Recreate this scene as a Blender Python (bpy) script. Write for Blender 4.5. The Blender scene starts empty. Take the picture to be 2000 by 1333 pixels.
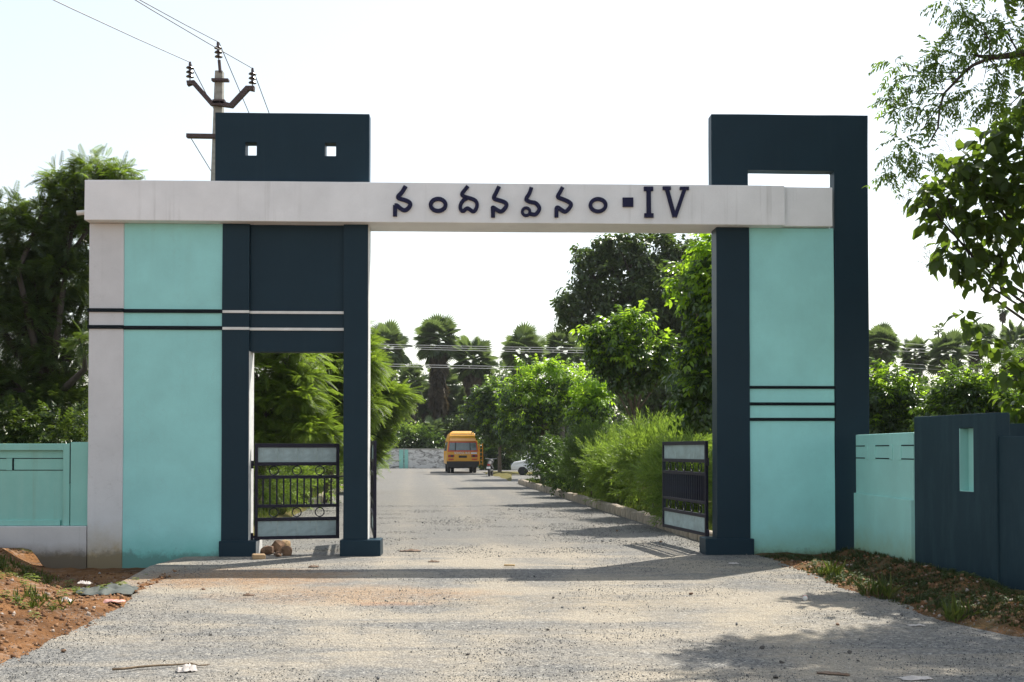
import bpy, bmesh, math, random
import numpy as np
from mathutils import Vector, Matrix, Quaternion
R = math.radians
random.seed(7); rng = np.random.default_rng(7)
scene = bpy.context.scene
COL = scene.collection

# ------------------------------------------------------------------ camera, sky, sun, exposure
CAM_Z = 1.6
cam_d = bpy.data.cameras.new('camera'); cam = bpy.data.objects.new('camera', cam_d); COL.objects.link(cam)
cam.location = (0, 0, CAM_Z); cam.rotation_euler = (R(91.0), 0, 0)
cam_d.sensor_width = 36; cam_d.lens = 36; cam_d.shift_y = 0.0893
cam_d.clip_start = 0.05; cam_d.clip_end = 3000
scene.camera = cam
SUN = Vector((0.464, 0.465, 1.0)).normalized()
sun_d = bpy.data.lights.new('sun', 'SUN'); sun = bpy.data.objects.new('sun', sun_d); COL.objects.link(sun)
sun.rotation_euler = (-SUN).to_track_quat('-Z', 'Y').to_euler(); sun.location = (20, 20, 45)
sun_d.energy = 5.0; sun_d.angle = R(0.55); sun_d.color = (1.0, 0.95, 0.86)
world = bpy.data.worlds.new('World'); scene.world = world; world.use_nodes = True
wn = world.node_tree.nodes; wl = world.node_tree.links
bg = wn['Background']
sky = wn.new('ShaderNodeTexSky'); sky.sky_type = 'NISHITA'; sky.sun_disc = False
sky.sun_elevation = math.asin(SUN.z); sky.sun_rotation = math.atan2(SUN.x, SUN.y)
sky.air_density = 1.6; sky.dust_density = 1.0; sky.ozone_density = 1.0
hs = wn.new('ShaderNodeHueSaturation'); hs.inputs['Saturation'].default_value = 0.5
wl.new(sky.outputs[0], hs.inputs['Color']); wl.new(hs.outputs[0], bg.inputs['Color'])
bg.inputs['Strength'].default_value = 0.126
vs = scene.view_settings
vs.view_transform = 'Standard'; vs.look = 'None'; vs.gamma = 1.0; vs.use_curve_mapping = False
vs.exposure = 0.74
try:
    scene.cycles.use_denoising = True; scene.cycles.denoiser = 'OPENIMAGEDENOISE'; scene.cycles.denoising_prefilter = 'ACCURATE'; scene.cycles.use_adaptive_sampling = False
except Exception: pass
scene.cycles.max_bounces = 8; scene.cycles.diffuse_bounces = 4; scene.cycles.glossy_bounces = 2
scene.cycles.transmission_bounces = 4; scene.cycles.transparent_max_bounces = 6

# ------------------------------------------------------------------ helpers
def tag(o, label=None, cat=None, group=None, kind=None):
    if label: o['label'] = label
    if cat: o['category'] = cat
    if group: o['group'] = group
    if kind: o['kind'] = kind
    return o
def empty(name, loc=(0, 0, 0), rz=0.0, label=None, cat=None, group=None, kind=None):
    o = bpy.data.objects.new(name, None); COL.objects.link(o)
    o.location = loc; o.rotation_euler = (0, 0, rz); o.empty_display_size = 0.2
    return tag(o, label, cat, group, kind)
def link(name, me, mat=None, parent=None, loc=None, bevel=0, smooth=False):
    o = bpy.data.objects.new(name, me); COL.objects.link(o)
    if mat is not None and not me.materials: me.materials.append(mat)
    if parent is not None: o.parent = parent
    if loc is not None: o.location = loc
    if smooth and len(me.polygons):
        me.polygons.foreach_set('use_smooth', [True] * len(me.polygons))
    if bevel:
        b = o.modifiers.new('edge', 'BEVEL'); b.width = bevel; b.segments = 2; b.limit_method = 'ANGLE'; b.angle_limit = R(40)
    return o
class MB:
    """collects shapes for one mesh"""
    def __init__(s): s.v = []; s.f = []
    def box(s, x0, x1, y0, y1, z0, z1):
        n = len(s.v)
        s.v += [(x0,y0,z0),(x1,y0,z0),(x1,y1,z0),(x0,y1,z0),(x0,y0,z1),(x1,y0,z1),(x1,y1,z1),(x0,y1,z1)]
        s.f += [tuple(n+i for i in q) for q in ((0,3,2,1),(4,5,6,7),(0,1,5,4),(1,2,6,5),(2,3,7,6),(3,0,4,7))]
        return s
    def tube(s, pts, rad, k=8, cap=True):
        pts = [Vector(p) for p in pts]
        if not hasattr(rad, '__len__'): rad = [rad] * len(pts)
        n0 = len(s.v); up = None
        for i, p in enumerate(pts):
            t = (pts[min(i+1, len(pts)-1)] - pts[max(i-1, 0)])
            t = t.normalized() if t.length > 1e-9 else Vector((0, 0, 1))
            if up is None:
                up = Vector((0, 0, 1)) if abs(t.z) < .9 else Vector((1, 0, 0))
            a = t.cross(up)
            if a.length < 1e-6: a = t.orthogonal()
            a.normalize(); b = a.cross(t).normalized(); up = b
            for j in range(k):
                an = 2 * math.pi * j / k
                s.v.append(tuple(p + a * (math.cos(an) * rad[i]) + b * (math.sin(an) * rad[i])))
        for i in range(len(pts) - 1):
            for j in range(k):
                q = n0 + i * k; j2 = (j + 1) % k
                s.f.append((q + j, q + j2, q + k + j2, q + k + j))
        if cap:
            s.f.append(tuple(n0 + j for j in range(k))[::-1]); e = n0 + (len(pts) - 1) * k
            s.f.append(tuple(e + j for j in range(k)))
        return s
    def lathe(s, prof, k=16, c=(0, 0, 0), axis='z'):
        n0 = len(s.v)
        for (r, h) in prof:
            for j in range(k):
                a = 2 * math.pi * j / k; u, w = r * math.cos(a), r * math.sin(a)
                p = (u, w, h) if axis == 'z' else ((h, u, w) if axis == 'x' else (u, h, w))
                s.v.append((p[0] + c[0], p[1] + c[1], p[2] + c[2]))
        for i in range(len(prof) - 1):
            for j in range(k):
                q = n0 + i * k; j2 = (j + 1) % k
                s.f.append((q + j, q + j2, q + k + j2, q + k + j))
        s.f.append(tuple(n0 + j for j in range(k))[::-1]); e = n0 + (len(prof) - 1) * k
        s.f.append(tuple(e + j for j in range(k)))
        return s
    def ring(s, c, r, t, k=20, m=6):
        pts = [(c[0] + r * math.cos(2*math.pi*i/k), c[1], c[2] + r * math.sin(2*math.pi*i/k)) for i in range(k + 1)]
        return s.tube(pts, t, m, cap=False)
    def poly(s, vs, fs):
        n = len(s.v); s.v += [tuple(v) for v in vs]; s.f += [tuple(n + i for i in f) for f in fs]; return s
    def mesh(s, name):
        me = bpy.data.meshes.new(name); me.from_pydata(s.v, [], s.f); me.update()
        bm = bmesh.new(); bm.from_mesh(me); bmesh.ops.recalc_face_normals(bm, faces=bm.faces); bm.to_mesh(me); bm.free()
        return me
    def build(s, name, mat, parent=None, loc=None, bevel=0, smooth=False):
        return link(name, s.mesh(name), mat, parent, loc, bevel, smooth)
def box(name, mat, parent, *b, bevel=0.006):
    return MB().box(*b).build(name, mat, parent, bevel=bevel)
def fast_mesh(name, V, F):
    """V (n,3), F (m,k) numpy"""
    me = bpy.data.meshes.new(name); V = np.asarray(V, np.float32); F = np.asarray(F, np.int32); k = F.shape[1]
    me.vertices.add(len(V)); me.vertices.foreach_set('co', V.ravel())
    me.loops.add(F.size); me.loops.foreach_set('vertex_index', F.ravel())
    me.polygons.add(len(F)); me.polygons.foreach_set('loop_start', np.arange(len(F), dtype=np.int32) * k)
    me.polygons.foreach_set('loop_total', np.full(len(F), k, np.int32))
    me.update(calc_edges=True); return me
def at(x, y, Y):
    """the point at distance Y ahead that the photograph shows at pixel x, y (2000 x 1333)"""
    p = R(1.0); u = (x - 1000) / 2000; v = (845.1 - y) / 2000
    dy = math.cos(p) - v * math.sin(p); dz = math.sin(p) + v * math.cos(p); t = Y / dy
    return Vector((u * t, Y, CAM_Z + dz * t))
def gy(y): return 3200.0 / (y - 880.0)       # distance of flat ground at image row y

# ------------------------------------------------------------------ materials
def mat(name):
    m = bpy.data.materials.new(name); m.use_nodes = True
    nt = m.node_tree; return m, nt, nt.nodes, nt.links, nt.nodes['Principled BSDF']
def N(nt, t, **kw):
    n = nt.nodes.new(t)
    for k, v in kw.items():
        if k in n.inputs: n.inputs[k].default_value = v
        else: setattr(n, k, v)
    return n
def ramp(nt, fac, stops, interp='LINEAR'):
    r = nt.nodes.new('ShaderNodeValToRGB'); r.color_ramp.interpolation = interp
    e = r.color_ramp.elements
    while len(e) < len(stops): e.new(0.5)
    for i, (p, c) in enumerate(stops):
        e[i].position = p; e[i].color = (c[0], c[1], c[2], 1) if hasattr(c, '__len__') else (c, c, c, 1)
    nt.links.new(fac, r.inputs[0]); return r.outputs[0]
def noise(nt, vec, scale, detail=4, rough=.55, dist=0):
    n = N(nt, 'ShaderNodeTexNoise'); n.inputs['Scale'].default_value = scale; n.inputs['Detail'].default_value = detail
    n.inputs['Roughness'].default_value = rough; n.inputs['Distortion'].default_value = dist
    if vec is not None: nt.links.new(vec, n.inputs['Vector'])
    return n.outputs['Fac']
def mixc(nt, fac, a, b, mode='MIX'):
    n = nt.nodes.new('ShaderNodeMix'); n.data_type = 'RGBA'; n.blend_type = mode
    for s, v in ((n.inputs[0], fac), (n.inputs[6], a), (n.inputs[7], b)):
        if isinstance(v, bpy.types.NodeSocket): nt.links.new(v, s)
        elif hasattr(v, '__len__'): s.default_value = (v[0], v[1], v[2], 1)
        else: s.default_value = v
    return n.outputs[2]
def math_(nt, op, a, b=None, c=None):
    n = nt.nodes.new('ShaderNodeMath'); n.operation = op
    for i, v in enumerate((a, b, c)):
        if v is None: continue
        if isinstance(v, bpy.types.NodeSocket): nt.links.new(v, n.inputs[i])
        else: n.inputs[i].default_value = v
    return n.outputs[0]
def mapped(nt, scale=(1, 1, 1), src='Object', loc=(0, 0, 0)):
    tc = nt.nodes.new('ShaderNodeTexCoord'); mp = nt.nodes.new('ShaderNodeMapping')
    mp.inputs['Scale'].default_value = scale; mp.inputs['Location'].default_value = loc
    nt.links.new(tc.outputs[src], mp.inputs['Vector']); return mp.outputs[0]
def position(nt): return nt.nodes.new('ShaderNodeNewGeometry').outputs['Position']
def sepz(nt, v):
    s = nt.nodes.new('ShaderNodeSeparateXYZ'); nt.links.new(v, s.inputs[0]); return s.outputs
def bump(nt, b, h, strength=.3, dist=.01):
    n = nt.nodes.new('ShaderNodeBump'); n.inputs['Strength'].default_value = strength; n.inputs['Distance'].default_value = dist
    nt.links.new(h, n.inputs['Height']); nt.links.new(n.outputs[0], b.inputs['Normal'])
def simple(name, col, rough=.5, metal=0, var=.12, scale=6, bumpy=0, spec=.5):
    m, nt, n, l, b = mat(name)
    f = noise(nt, mapped(nt), scale, 5)
    d = tuple(c * (1 - var) for c in col); u = tuple(min(1, c * (1 + var)) for c in col)
    l.new(ramp(nt, f, [(.3, d), (.7, u)]), b.inputs['Base Color'])
    b.inputs['Roughness'].default_value = rough; b.inputs['Metallic'].default_value = metal
    b.inputs['Specular IOR Level'].default_value = spec
    if bumpy: bump(nt, b, noise(nt, mapped(nt), scale * 12, 3), bumpy, .004)
    return m
def paint(name, col, rough=.5, streak=.25, streak_col=(.12, .11, .09), foot=None, foot_h=.7, fade=None, spec=.4, seed=0, cracks=0):
    """painted cement render: roller mottling, rain streaks, splash dirt at the foot"""
    m, nt, n, l, b = mat(name)
    pos = position(nt); xyz = sepz(nt, pos)
    f = noise(nt, pos, 1.6, 6, .6)
    d = tuple(c * .90 for c in col); u = tuple(min(1, c * 1.06) for c in col)
    c = ramp(nt, f, [(.3, d), (.7, u)])
    c = mixc(nt, .10, c, ramp(nt, noise(nt, pos, 55, 3), [(.3, tuple(x * .6 for x in col)), (.7, col)]))
    mp = nt.nodes.new('ShaderNodeMapping'); mp.inputs['Scale'].default_value = (9, 9, .28); mp.inputs['Location'].default_value = (seed, seed * 2, 0)
    l.new(pos, mp.inputs['Vector'])
    s1 = noise(nt, mp.outputs[0], 1.0, 4, .65)
    msk = ramp(nt, s1, [(.55, 0.0), (.78, 1.0)])
    brk = ramp(nt, noise(nt, pos, .9, 3), [(.4, 0.0), (.65, 1.0)])
    c = mixc(nt, math_(nt, 'MULTIPLY', math_(nt, 'MULTIPLY', msk, brk), streak), c, streak_col)
    if fade:
        mp2 = nt.nodes.new('ShaderNodeMapping'); mp2.inputs['Scale'].default_value = (5, 5, .8); l.new(pos, mp2.inputs['Vector'])
        c = mixc(nt, math_(nt, 'MULTIPLY', ramp(nt, noise(nt, mp2.outputs[0], 1.3, 5, .7), [(.45, 0.0), (.75, 1.0)]), fade[0]), c, fade[1])
    if foot:
        zz = math_(nt, 'ADD', xyz[2], math_(nt, 'MULTIPLY', math_(nt, 'SUBTRACT', noise(nt, pos, 3.5, 5, .7), .5), foot_h * .9))
        c = mixc(nt, ramp(nt, math_(nt, 'DIVIDE', zz, foot_h), [(0.02, .9), (.35, .45), (1, 0.0)]), c, foot)
        zg = math_(nt, 'ADD', xyz[2], math_(nt, 'MULTIPLY', math_(nt, 'SUBTRACT', noise(nt, pos, 4.5, 6, .8), .5), .55))
        c = mixc(nt, ramp(nt, zg, [(-.10, .45), (.09, 0.0)]), c, (.06, .055, .035))
    if cracks:
        vo = N(nt, 'ShaderNodeTexVoronoi', feature='DISTANCE_TO_EDGE'); vo.inputs['Scale'].default_value = 2.6
        vo.inputs['Randomness'].default_value = 1
        wv = nt.nodes.new('ShaderNodeTexNoise'); wv.inputs['Scale'].default_value = 5; wv.inputs['Detail'].default_value = 5; l.new(pos, wv.inputs['Vector'])
        va = nt.nodes.new('ShaderNodeVectorMath'); va.operation = 'MULTIPLY_ADD'; va.inputs[1].default_value = (.5, .5, .5); l.new(wv.outputs['Color'], va.inputs[0]); l.new(pos, va.inputs[2]); l.new(va.outputs[0], vo.inputs['Vector'])
        c = mixc(nt, math_(nt, 'MULTIPLY', math_(nt, 'MULTIPLY', ramp(nt, vo.outputs['Distance'], [(.0, 1.0), (.010, 0.0)]), ramp(nt, noise(nt, pos, 1.3, 3), [(.42, 0.0), (.6, 1.0)])), cracks * 2), c, (.25, .24, .23))
    l.new(c, b.inputs['Base Color'])
    b.inputs['Roughness'].default_value = rough; b.inputs['Specular IOR Level'].default_value = spec
    h = math_(nt, 'ADD', noise(nt, pos, 3, 4), math_(nt, 'MULTIPLY', noise(nt, pos, 90, 2), .25))
    bump(nt, b, h, .35, .012)
    return m
def leaf(name, stops, trans=(.22, .32, .03), tf=.42, rough=.38, spec=.5):
    m, nt, n, l, b = mat(name)
    g = nt.nodes.new('ShaderNodeNewGeometry')
    c = ramp(nt, g.outputs['Random Per Island'], stops)
    l.new(c, b.inputs['Base Color']); b.inputs['Roughness'].default_value = rough; b.inputs['Specular IOR Level'].default_value = spec
    t = nt.nodes.new('ShaderNodeBsdfTranslucent')
    l.new(mixc(nt, .55, mixc(nt, 1.0, c, (2.2, 2.2, 1.6), 'MULTIPLY'), trans), t.inputs['Color'])
    mx = nt.nodes.new('ShaderNodeMixShader'); mx.inputs[0].default_value = tf
    l.new(b.outputs[0], mx.inputs[1]); l.new(t.outputs[0], mx.inputs[2])
    l.new(mx.outputs[0], n['Material Output'].inputs['Surface']); return m
M = {}
M['white'] = paint('white_wall_paint', (.79, .80, .82), .55, .40, (.20, .19, .17))
M['white_post'] = paint('white_post_paint', (.62, .63, .65), .55, .15, foot=(.36, .27, .13), foot_h=.55, cracks=.16)
M['plinth_white'] = paint('stained_white_plinth', (.56, .55, .55), .6, .9, (.07, .065, .05), foot=(.20, .15, .09), foot_h=.22, seed=3)
M['aqua'] = paint('aqua_wall_paint', (.305, .665, .655), .5, .12, (.2, .3, .25), foot=(.16, .48, .43), foot_h=.42, cracks=.10)
M['aqua_r'] = paint('aqua_wall_paint_lightened', (.32, .70, .69), .5, .12, (.2, .3, .25), foot=(.23, .40, .28), foot_h=.45)  # same paint as the left panel, lightened to offset the shade here
M['aqua_old'] = paint('weathered_aqua_paint', (.24, .53, .47), .55, .35, (.22, .25, .14), fade=(.25, (.33, .56, .50)), seed=5)
M['aqua_side'] = paint('aqua_side_wall_paint', (.34, .66, .61), .55, .15, (.2, .25, .15), foot=(.26, .30, .12), foot_h=.5, seed=8)
M['navy'] = paint('dark_teal_paint', (.010, .029, .045), .42, .14, (.05, .08, .09), spec=.14)
M['navy_old'] = paint('faded_dark_teal_paint', (.017, .040, .054), .55, .12, (.06, .09, .10), fade=(.5, (.04, .075, .09)), spec=.14, seed=4)
M['band_dark'] = simple('dark_band_paint', (.004, .009, .013), .7, spec=.15)
M['letter'] = simple('navy_letter_enamel', (.010, .011, .045), .6, var=.2, spec=.2)
M['white_band'] = simple('white_band_paint', (.66, .66, .64), .5)
M['gate_metal'] = simple('dark_gate_enamel', (.008, .0075, .020), .5, var=.35, scale=14, spec=.25)
M['concrete'] = simple('grey_concrete', (.30, .29, .26), .85, var=.25, scale=9, bumpy=.5)
M['kerb'] = simple('worn_kerb_stone', (.30, .25, .19), .9, var=.35, scale=5, bumpy=.7)
M['rust'] = simple('rusty_dark_steel', (.055, .030, .028), .6, var=.3, scale=20)
M['porcelain'] = simple('brown_porcelain', (.05, .03, .028), .25)
M['wire'] = simple('dull_grey_wire', (.16, .16, .16), .5, var=.05)
M['wire_far'] = simple('bright_aluminium_wire', (.5, .5, .5), .4, var=.05)
M['pvc'] = simple('white_pipe', (.6, .6, .58), .4)
M['yellow'] = simple('bus_yellow_paint', (.62, .30, .02), .35, var=.10, scale=3)
M['dome'] = simple('dusty_orange_paint', (.48, .25, .08), .6, var=.2, scale=3)
M['red'] = simple('red_trim_paint', (.50, .075, .03), .4)
M['black'] = simple('black_rubber', (.018, .018, .02), .7)
M['glass'] = simple('dusty_vehicle_glass', (.10, .13, .14), .12, var=.3, scale=2, spec=.8)
M['lamp_red'] = simple('red_lamp_lens', (.30, .02, .02), .2)
M['plate_white'] = simple('white_number_plate', (.7, .7, .7), .4)
M['blue_print'] = simple('blue_white_lettering', (.68, .70, .82), .5)
M['white_car'] = simple('white_car_paint', (.72, .73, .74), .2, var=.03)
M['steel'] = simple('steel_rim', (.4, .4, .4), .35, metal=.8)
M['rock'] = simple('brown_rock', (.15, .085, .048), .85, var=.5, scale=5, bumpy=.6)
M['tan_rock'] = simple('tan_broken_brick', (.36, .24, .13), .85, var=.25, scale=6, bumpy=.6)
M['dark_stone'] = simple('dark_chipped_stone', (.07, .062, .055), .9, var=.3, scale=12, bumpy=.4)
M['twig'] = simple('dry_twig_bark', (.14, .095, .055), .85, var=.3, scale=25)
M['wood'] = simple('pale_cut_wood', (.40, .27, .12), .7, var=.2, scale=20)
M['paper'] = simple('crumpled_paper', (.42, .38, .35), .7, var=.15)
M['bag'] = simple('grey_plastic_sheet', (.060, .068, .06), .75, var=.3, scale=7)
M['wrap'] = simple('red_white_wrapper', (.50, .26, .22), .4, var=.5, scale=18)
M['dry_leaf'] = simple('dry_brown_leaf', (.10, .058, .032), .7, var=.3, scale=15)
M['bark'] = simple('grey_brown_bark', (.11, .085, .06), .9, var=.35, scale=7, bumpy=.8)
M['dark_bark'] = simple('dark_bark', (.045, .034, .028), .9, var=.35, scale=9, bumpy=.8)
M['palm_bark'] = simple('ringed_palm_bark', (.075, .066, .056), .9, var=.35, scale=5, bumpy=.8)
# gate infill sheet: translucent weathered plastic
def sheet_mat(name, col, tf):
    m, nt, n, l, b = mat(name)
    oc = mapped(nt)
    c = ramp(nt, noise(nt, oc, 5, 6, .7, .6), [(.3, tuple(x * .7 for x in col)), (.55, col), (.75, tuple(min(1, x * 1.25) for x in col))])
    st = ramp(nt, noise(nt, mapped(nt, (14, 14, 3)), 1.2, 5, .7), [(.58, 0.0), (.75, 1.0)])
    c = mixc(nt, math_(nt, 'MULTIPLY', st, .55), c, (.22, .15, .08))
    l.new(c, b.inputs['Base Color']); b.inputs['Roughness'].default_value = .35
    t = nt.nodes.new('ShaderNodeBsdfTranslucent'); l.new(c, t.inputs['Color'])
    mx = nt.nodes.new('ShaderNodeMixShader'); mx.inputs[0].default_value = tf
    l.new(b.outputs[0], mx.inputs[1]); l.new(t.outputs[0], mx.inputs[2]); l.new(mx.outputs[0], n['Material Output'].inputs['Surface'])
    return m
M['sheet'] = sheet_mat('weathered_blue_grey_sheet', (.36, .46, .48), .25)
# far boundary wall: flaking whitewash
def flaking():
    m, nt, n, l, b = mat('flaking_whitewash')
    pos = position(nt)
    mp = nt.nodes.new('ShaderNodeMapping'); mp.inputs['Scale'].default_value = (1, 1, 2.6); l.new(pos, mp.inputs['Vector'])
    f = noise(nt, mp.outputs[0], 1.6, 8, .72, .8)
    l.new(ramp(nt, f, [(.34, (.09, .085, .08)), (.44, (.30, .29, .28)), (.52, (.60, .59, .58))]), b.inputs['Base Color'])
    b.inputs['Roughness'].default_value = .9; return m
M['flaking'] = flaking()
def road_mat():
    m, nt, n, l, b = mat('compacted_gravel')
    pos = position(nt); xyz = sepz(nt, pos)
    dust, grey = (.350, .303, .235), (.165, .160, .150)
    big = noise(nt, pos, .35, 6, .62, .4)
    mp = nt.nodes.new('ShaderNodeMapping'); mp.inputs['Scale'].default_value = (.22, 1.5, 1); l.new(pos, mp.inputs['Vector'])
    lanes = noise(nt, mp.outputs[0], 1.1, 6, .65, .6)
    msk = ramp(nt, math_(nt, 'ADD', math_(nt, 'MULTIPLY', big, .55), math_(nt, 'MULTIPLY', lanes, .45)), [(.43, 1.0), (.56, 0.0)])
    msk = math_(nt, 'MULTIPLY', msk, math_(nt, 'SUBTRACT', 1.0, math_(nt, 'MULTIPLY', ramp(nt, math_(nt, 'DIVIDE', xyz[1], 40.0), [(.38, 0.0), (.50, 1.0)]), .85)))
    # worn wheel tracks along the road
    xc = math_(nt, 'ADD', xyz[0], math_(nt, 'MULTIPLY', math_(nt, 'MAXIMUM', math_(nt, 'SUBTRACT', xyz[1], 16.0), 0.0), .0967))
    xc = math_(nt, 'ADD', xc, math_(nt, 'MULTIPLY', math_(nt, 'SUBTRACT', noise(nt, pos, .25, 2), .5), .9))
    trk = None
    for x0 in (-1.75, -.25, .95, 2.3):
        dd = math_(nt, 'DIVIDE', math_(nt, 'SUBTRACT', xc, x0), .34); g_ = math_(nt, 'POWER', 2.718, math_(nt, 'MULTIPLY', math_(nt, 'MULTIPLY', dd, dd), -1.0)); trk = g_ if trk is None else math_(nt, 'ADD', trk, g_)
    trk = math_(nt, 'MULTIPLY', trk, ramp(nt, noise(nt, pos, .9, 5, .7), [(.35, .15), (.62, .75)]))
    msk = math_(nt, 'MINIMUM', math_(nt, 'ADD', msk, math_(nt, 'MULTIPLY', trk, .75)), 1.0)
    c = mixc(nt, msk, grey, dust)
    # reddish soil tracked on to the gravel in front of the small door
    for (cx, cy, rx, ry, amt, tint) in ((-1.7, 11.4, 1.8, .9, .7, (.36, .225, .12)), (-3.5, 12.9, 1.8, 1.2, .9, (.33, .19, .088)), (-1.2, 10.7, .5, .2, .5, (.34, .16, .07)), (.6, 10.8, 1.9, .7, .35, (.40, .32, .21)), (2.9, 9.6, 1.4, 1.1, .4, (.40, .335, .235))):
        dx = math_(nt, 'DIVIDE', math_(nt, 'SUBTRACT', xyz[0], cx), rx); dy = math_(nt, 'DIVIDE', math_(nt, 'SUBTRACT', xyz[1], cy), ry)
        d = math_(nt, 'ADD', math_(nt, 'MULTIPLY', dx, dx), math_(nt, 'MULTIPLY', dy, dy))
        d = math_(nt, 'ADD', d, math_(nt, 'MULTIPLY', math_(nt, 'SUBTRACT', noise(nt, pos, 2.2, 6, .7), .5), 1.8))
        c = mixc(nt, math_(nt, 'MULTIPLY', ramp(nt, d, [(.1, 1.0), (1.0, 0.0)]), amt), c, tint)
    vo = N(nt, 'ShaderNodeTexVoronoi'); vo.inputs['Scale'].default_value = 42; l.new(pos, vo.inputs['Vector'])
    hsv = nt.nodes.new('ShaderNodeSeparateColor'); l.new(vo.outputs['Color'], hsv.inputs[0])
    stone = ramp(nt, hsv.outputs[0], [(0, (.075, .077, .08)), (.45, (.17, .17, .168)), (.8, (.31, .295, .265)), (1, (.44, .42, .38))])
    mid = noise(nt, pos, 7, 5, .7)
    amt = math_(nt, 'MULTIPLY', ramp(nt, mid, [(.35, .25), (.65, .85)]), ramp(nt, msk, [(0, .85), (1, .42)]))
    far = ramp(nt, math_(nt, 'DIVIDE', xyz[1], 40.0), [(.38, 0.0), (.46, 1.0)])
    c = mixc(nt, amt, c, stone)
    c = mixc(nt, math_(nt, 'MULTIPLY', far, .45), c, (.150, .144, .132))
    v2 = N(nt, 'ShaderNodeTexVoronoi'); v2.inputs['Scale'].default_value = 130; l.new(pos, v2.inputs['Vector'])
    h2 = nt.nodes.new('ShaderNodeSeparateColor'); l.new(v2.outputs['Color'], h2.inputs[0])
    c = mixc(nt, .5, c, mixc(nt, 1.0, c, ramp(nt, h2.outputs[1], [(0, .45), (1, 1.5)]), 'MULTIPLY'))
    l.new(c, b.inputs['Base Color']); b.inputs['Roughness'].default_value = .95; b.inputs['Specular IOR Level'].default_value = .15
    h = math_(nt, 'ADD', math_(nt, 'MULTIPLY', vo.outputs['Distance'], -.8), math_(nt, 'ADD', math_(nt, 'MULTIPLY', v2.outputs['Distance'], -.3), noise(nt, pos, 12, 5, .7)))
    bump(nt, b, h, .9, .022)
    return m
M['road'] = road_mat()
def earth_mat():
    m, nt, n, l, b = mat('red_earth_and_grass')
    pos = position(nt); xyz = sepz(nt, pos)
    f = noise(nt, pos, 1.1, 7, .65, .4)
    c = ramp(nt, f, [(.30, (.06, .033, .018)), (.45, (.15, .072, .030)), (.60, (.235, .115, .048)), (.75, (.30, .18, .095))])
    vo = N(nt, 'ShaderNodeTexVoronoi'); vo.inputs['Scale'].default_value = 22; l.new(pos, vo.inputs['Vector'])
    hsv = nt.nodes.new('ShaderNodeSeparateColor'); l.new(vo.outputs['Color'], hsv.inputs[0])
    c = mixc(nt, ramp(nt, noise(nt, pos, 2.6, 4), [(.45, 0.0), (.7, .6)]), c, ramp(nt, hsv.outputs[0], [(0, (.08, .04, .02)), (.5, (.21, .115, .06)), (1, (.33, .28, .24))]))
    # right verge in green-brown, its colour lowered to stand in for shade
    near_gate = ramp(nt, math_(nt, 'ADD', xyz[1], math_(nt, 'MULTIPLY', noise(nt, pos, 1.3, 5), 3.0)), [(13.6, 0.0), (14.4, 1.0)]) if False else None
    rightside = math_(nt, 'MULTIPLY', math_(nt, 'GREATER_THAN', xyz[0], 2.0), .7)
    gm = ramp(nt, noise(nt, pos, 1.7, 6, .7), [(.40, 0.0), (.58, 1.0)])
    c = mixc(nt, math_(nt, 'MULTIPLY', gm, rightside), c, (.06, .06, .028))
    far = math_(nt, 'MULTIPLY', math_(nt, 'GREATER_THAN', xyz[1], 16.5), .75)
    c = mixc(nt, far, c, ramp(nt, noise(nt, pos, .8, 6, .7), [(.35, (.07, .08, .025)), (.6, (.12, .13, .04)), (.75, (.20, .15, .08))]))
    l.new(c, b.inputs['Base Color']); b.inputs['Roughness'].default_value = .95; b.inputs['Specular IOR Level'].default_value = .1
    bump(nt, b, math_(nt, 'ADD', noise(nt, pos, 14, 6, .7), math_(nt, 'MULTIPLY', vo.outputs['Distance'], -.5)), 1.0, .04)
    return m
M['earth'] = earth_mat()
def gravel_mat(name, stops):
    m, nt, n, l, b = mat(name)
    g = nt.nodes.new('ShaderNodeNewGeometry')
    l.new(ramp(nt, g.outputs['Random Per Island'], stops), b.inputs['Base Color']); b.inputs['Roughness'].default_value = .9
    b.inputs['Specular IOR Level'].default_value = .2; return m
M['gravel'] = gravel_mat('loose_gravel', [(0, (.075, .076, .08)), (.4, (.14, .14, .14)), (.8, (.23, .22, .195)), (1, (.34, .32, .28))])
M['clods'] = gravel_mat('red_clods', [(0, (.08, .038, .02)), (.5, (.20, .10, .046)), (.85, (.26, .155, .09)), (1, (.36, .33, .30))])
# foliage
M['lf_pinnate'] = leaf('feathery_leaf', [(0, (.045, .085, .012)), (.6, (.085, .145, .018)), (1, (.15, .19, .03))], (.30, .42, .03), .50)
M['lf_darkpin'] = leaf('dark_feathery_leaf', [(0, (.018, .038, .010)), (.7, (.038, .068, .014)), (1, (.08, .10, .02))], (.17, .25, .02), .33)
M['lf_broad'] = leaf('glossy_green_leaf', [(0, (.014, .036, .008)), (.6, (.032, .068, .012)), (1, (.07, .115, .02))], (.16, .27, .02), .34, .3)
M['lf_lime'] = leaf('young_lime_leaf', [(0, (.11, .20, .015)), (.6, (.18, .30, .02)), (1, (.24, .34, .03))], (.42, .62, .03), .55, .32)
M['lf_dark'] = leaf('dark_green_leaf', [(0, (.022, .042, .014)), (.6, (.046, .078, .022)), (1, (.09, .12, .03))], (.16, .25, .03), .36, .34)
M['lf_oleander'] = leaf('narrow_green_leaf', [(0, (.04, .08, .016)), (.5, (.09, .155, .028)), (1, (.17, .23, .05))], (.34, .48, .04), .48, .35)
M['lf_oleander_dark'] = leaf('dark_narrow_leaf', [(0, (.022, .05, .012)), (.5, (.045, .09, .018)), (1, (.10, .15, .03))], (.20, .32, .03), .40, .35)
M['lf_neem'] = leaf('neem_leaf', [(0, (.03, .065, .010)), (.6, (.06, .11, .015)), (1, (.10, .15, .02))], (.30, .46, .03), .50, .3)
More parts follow.
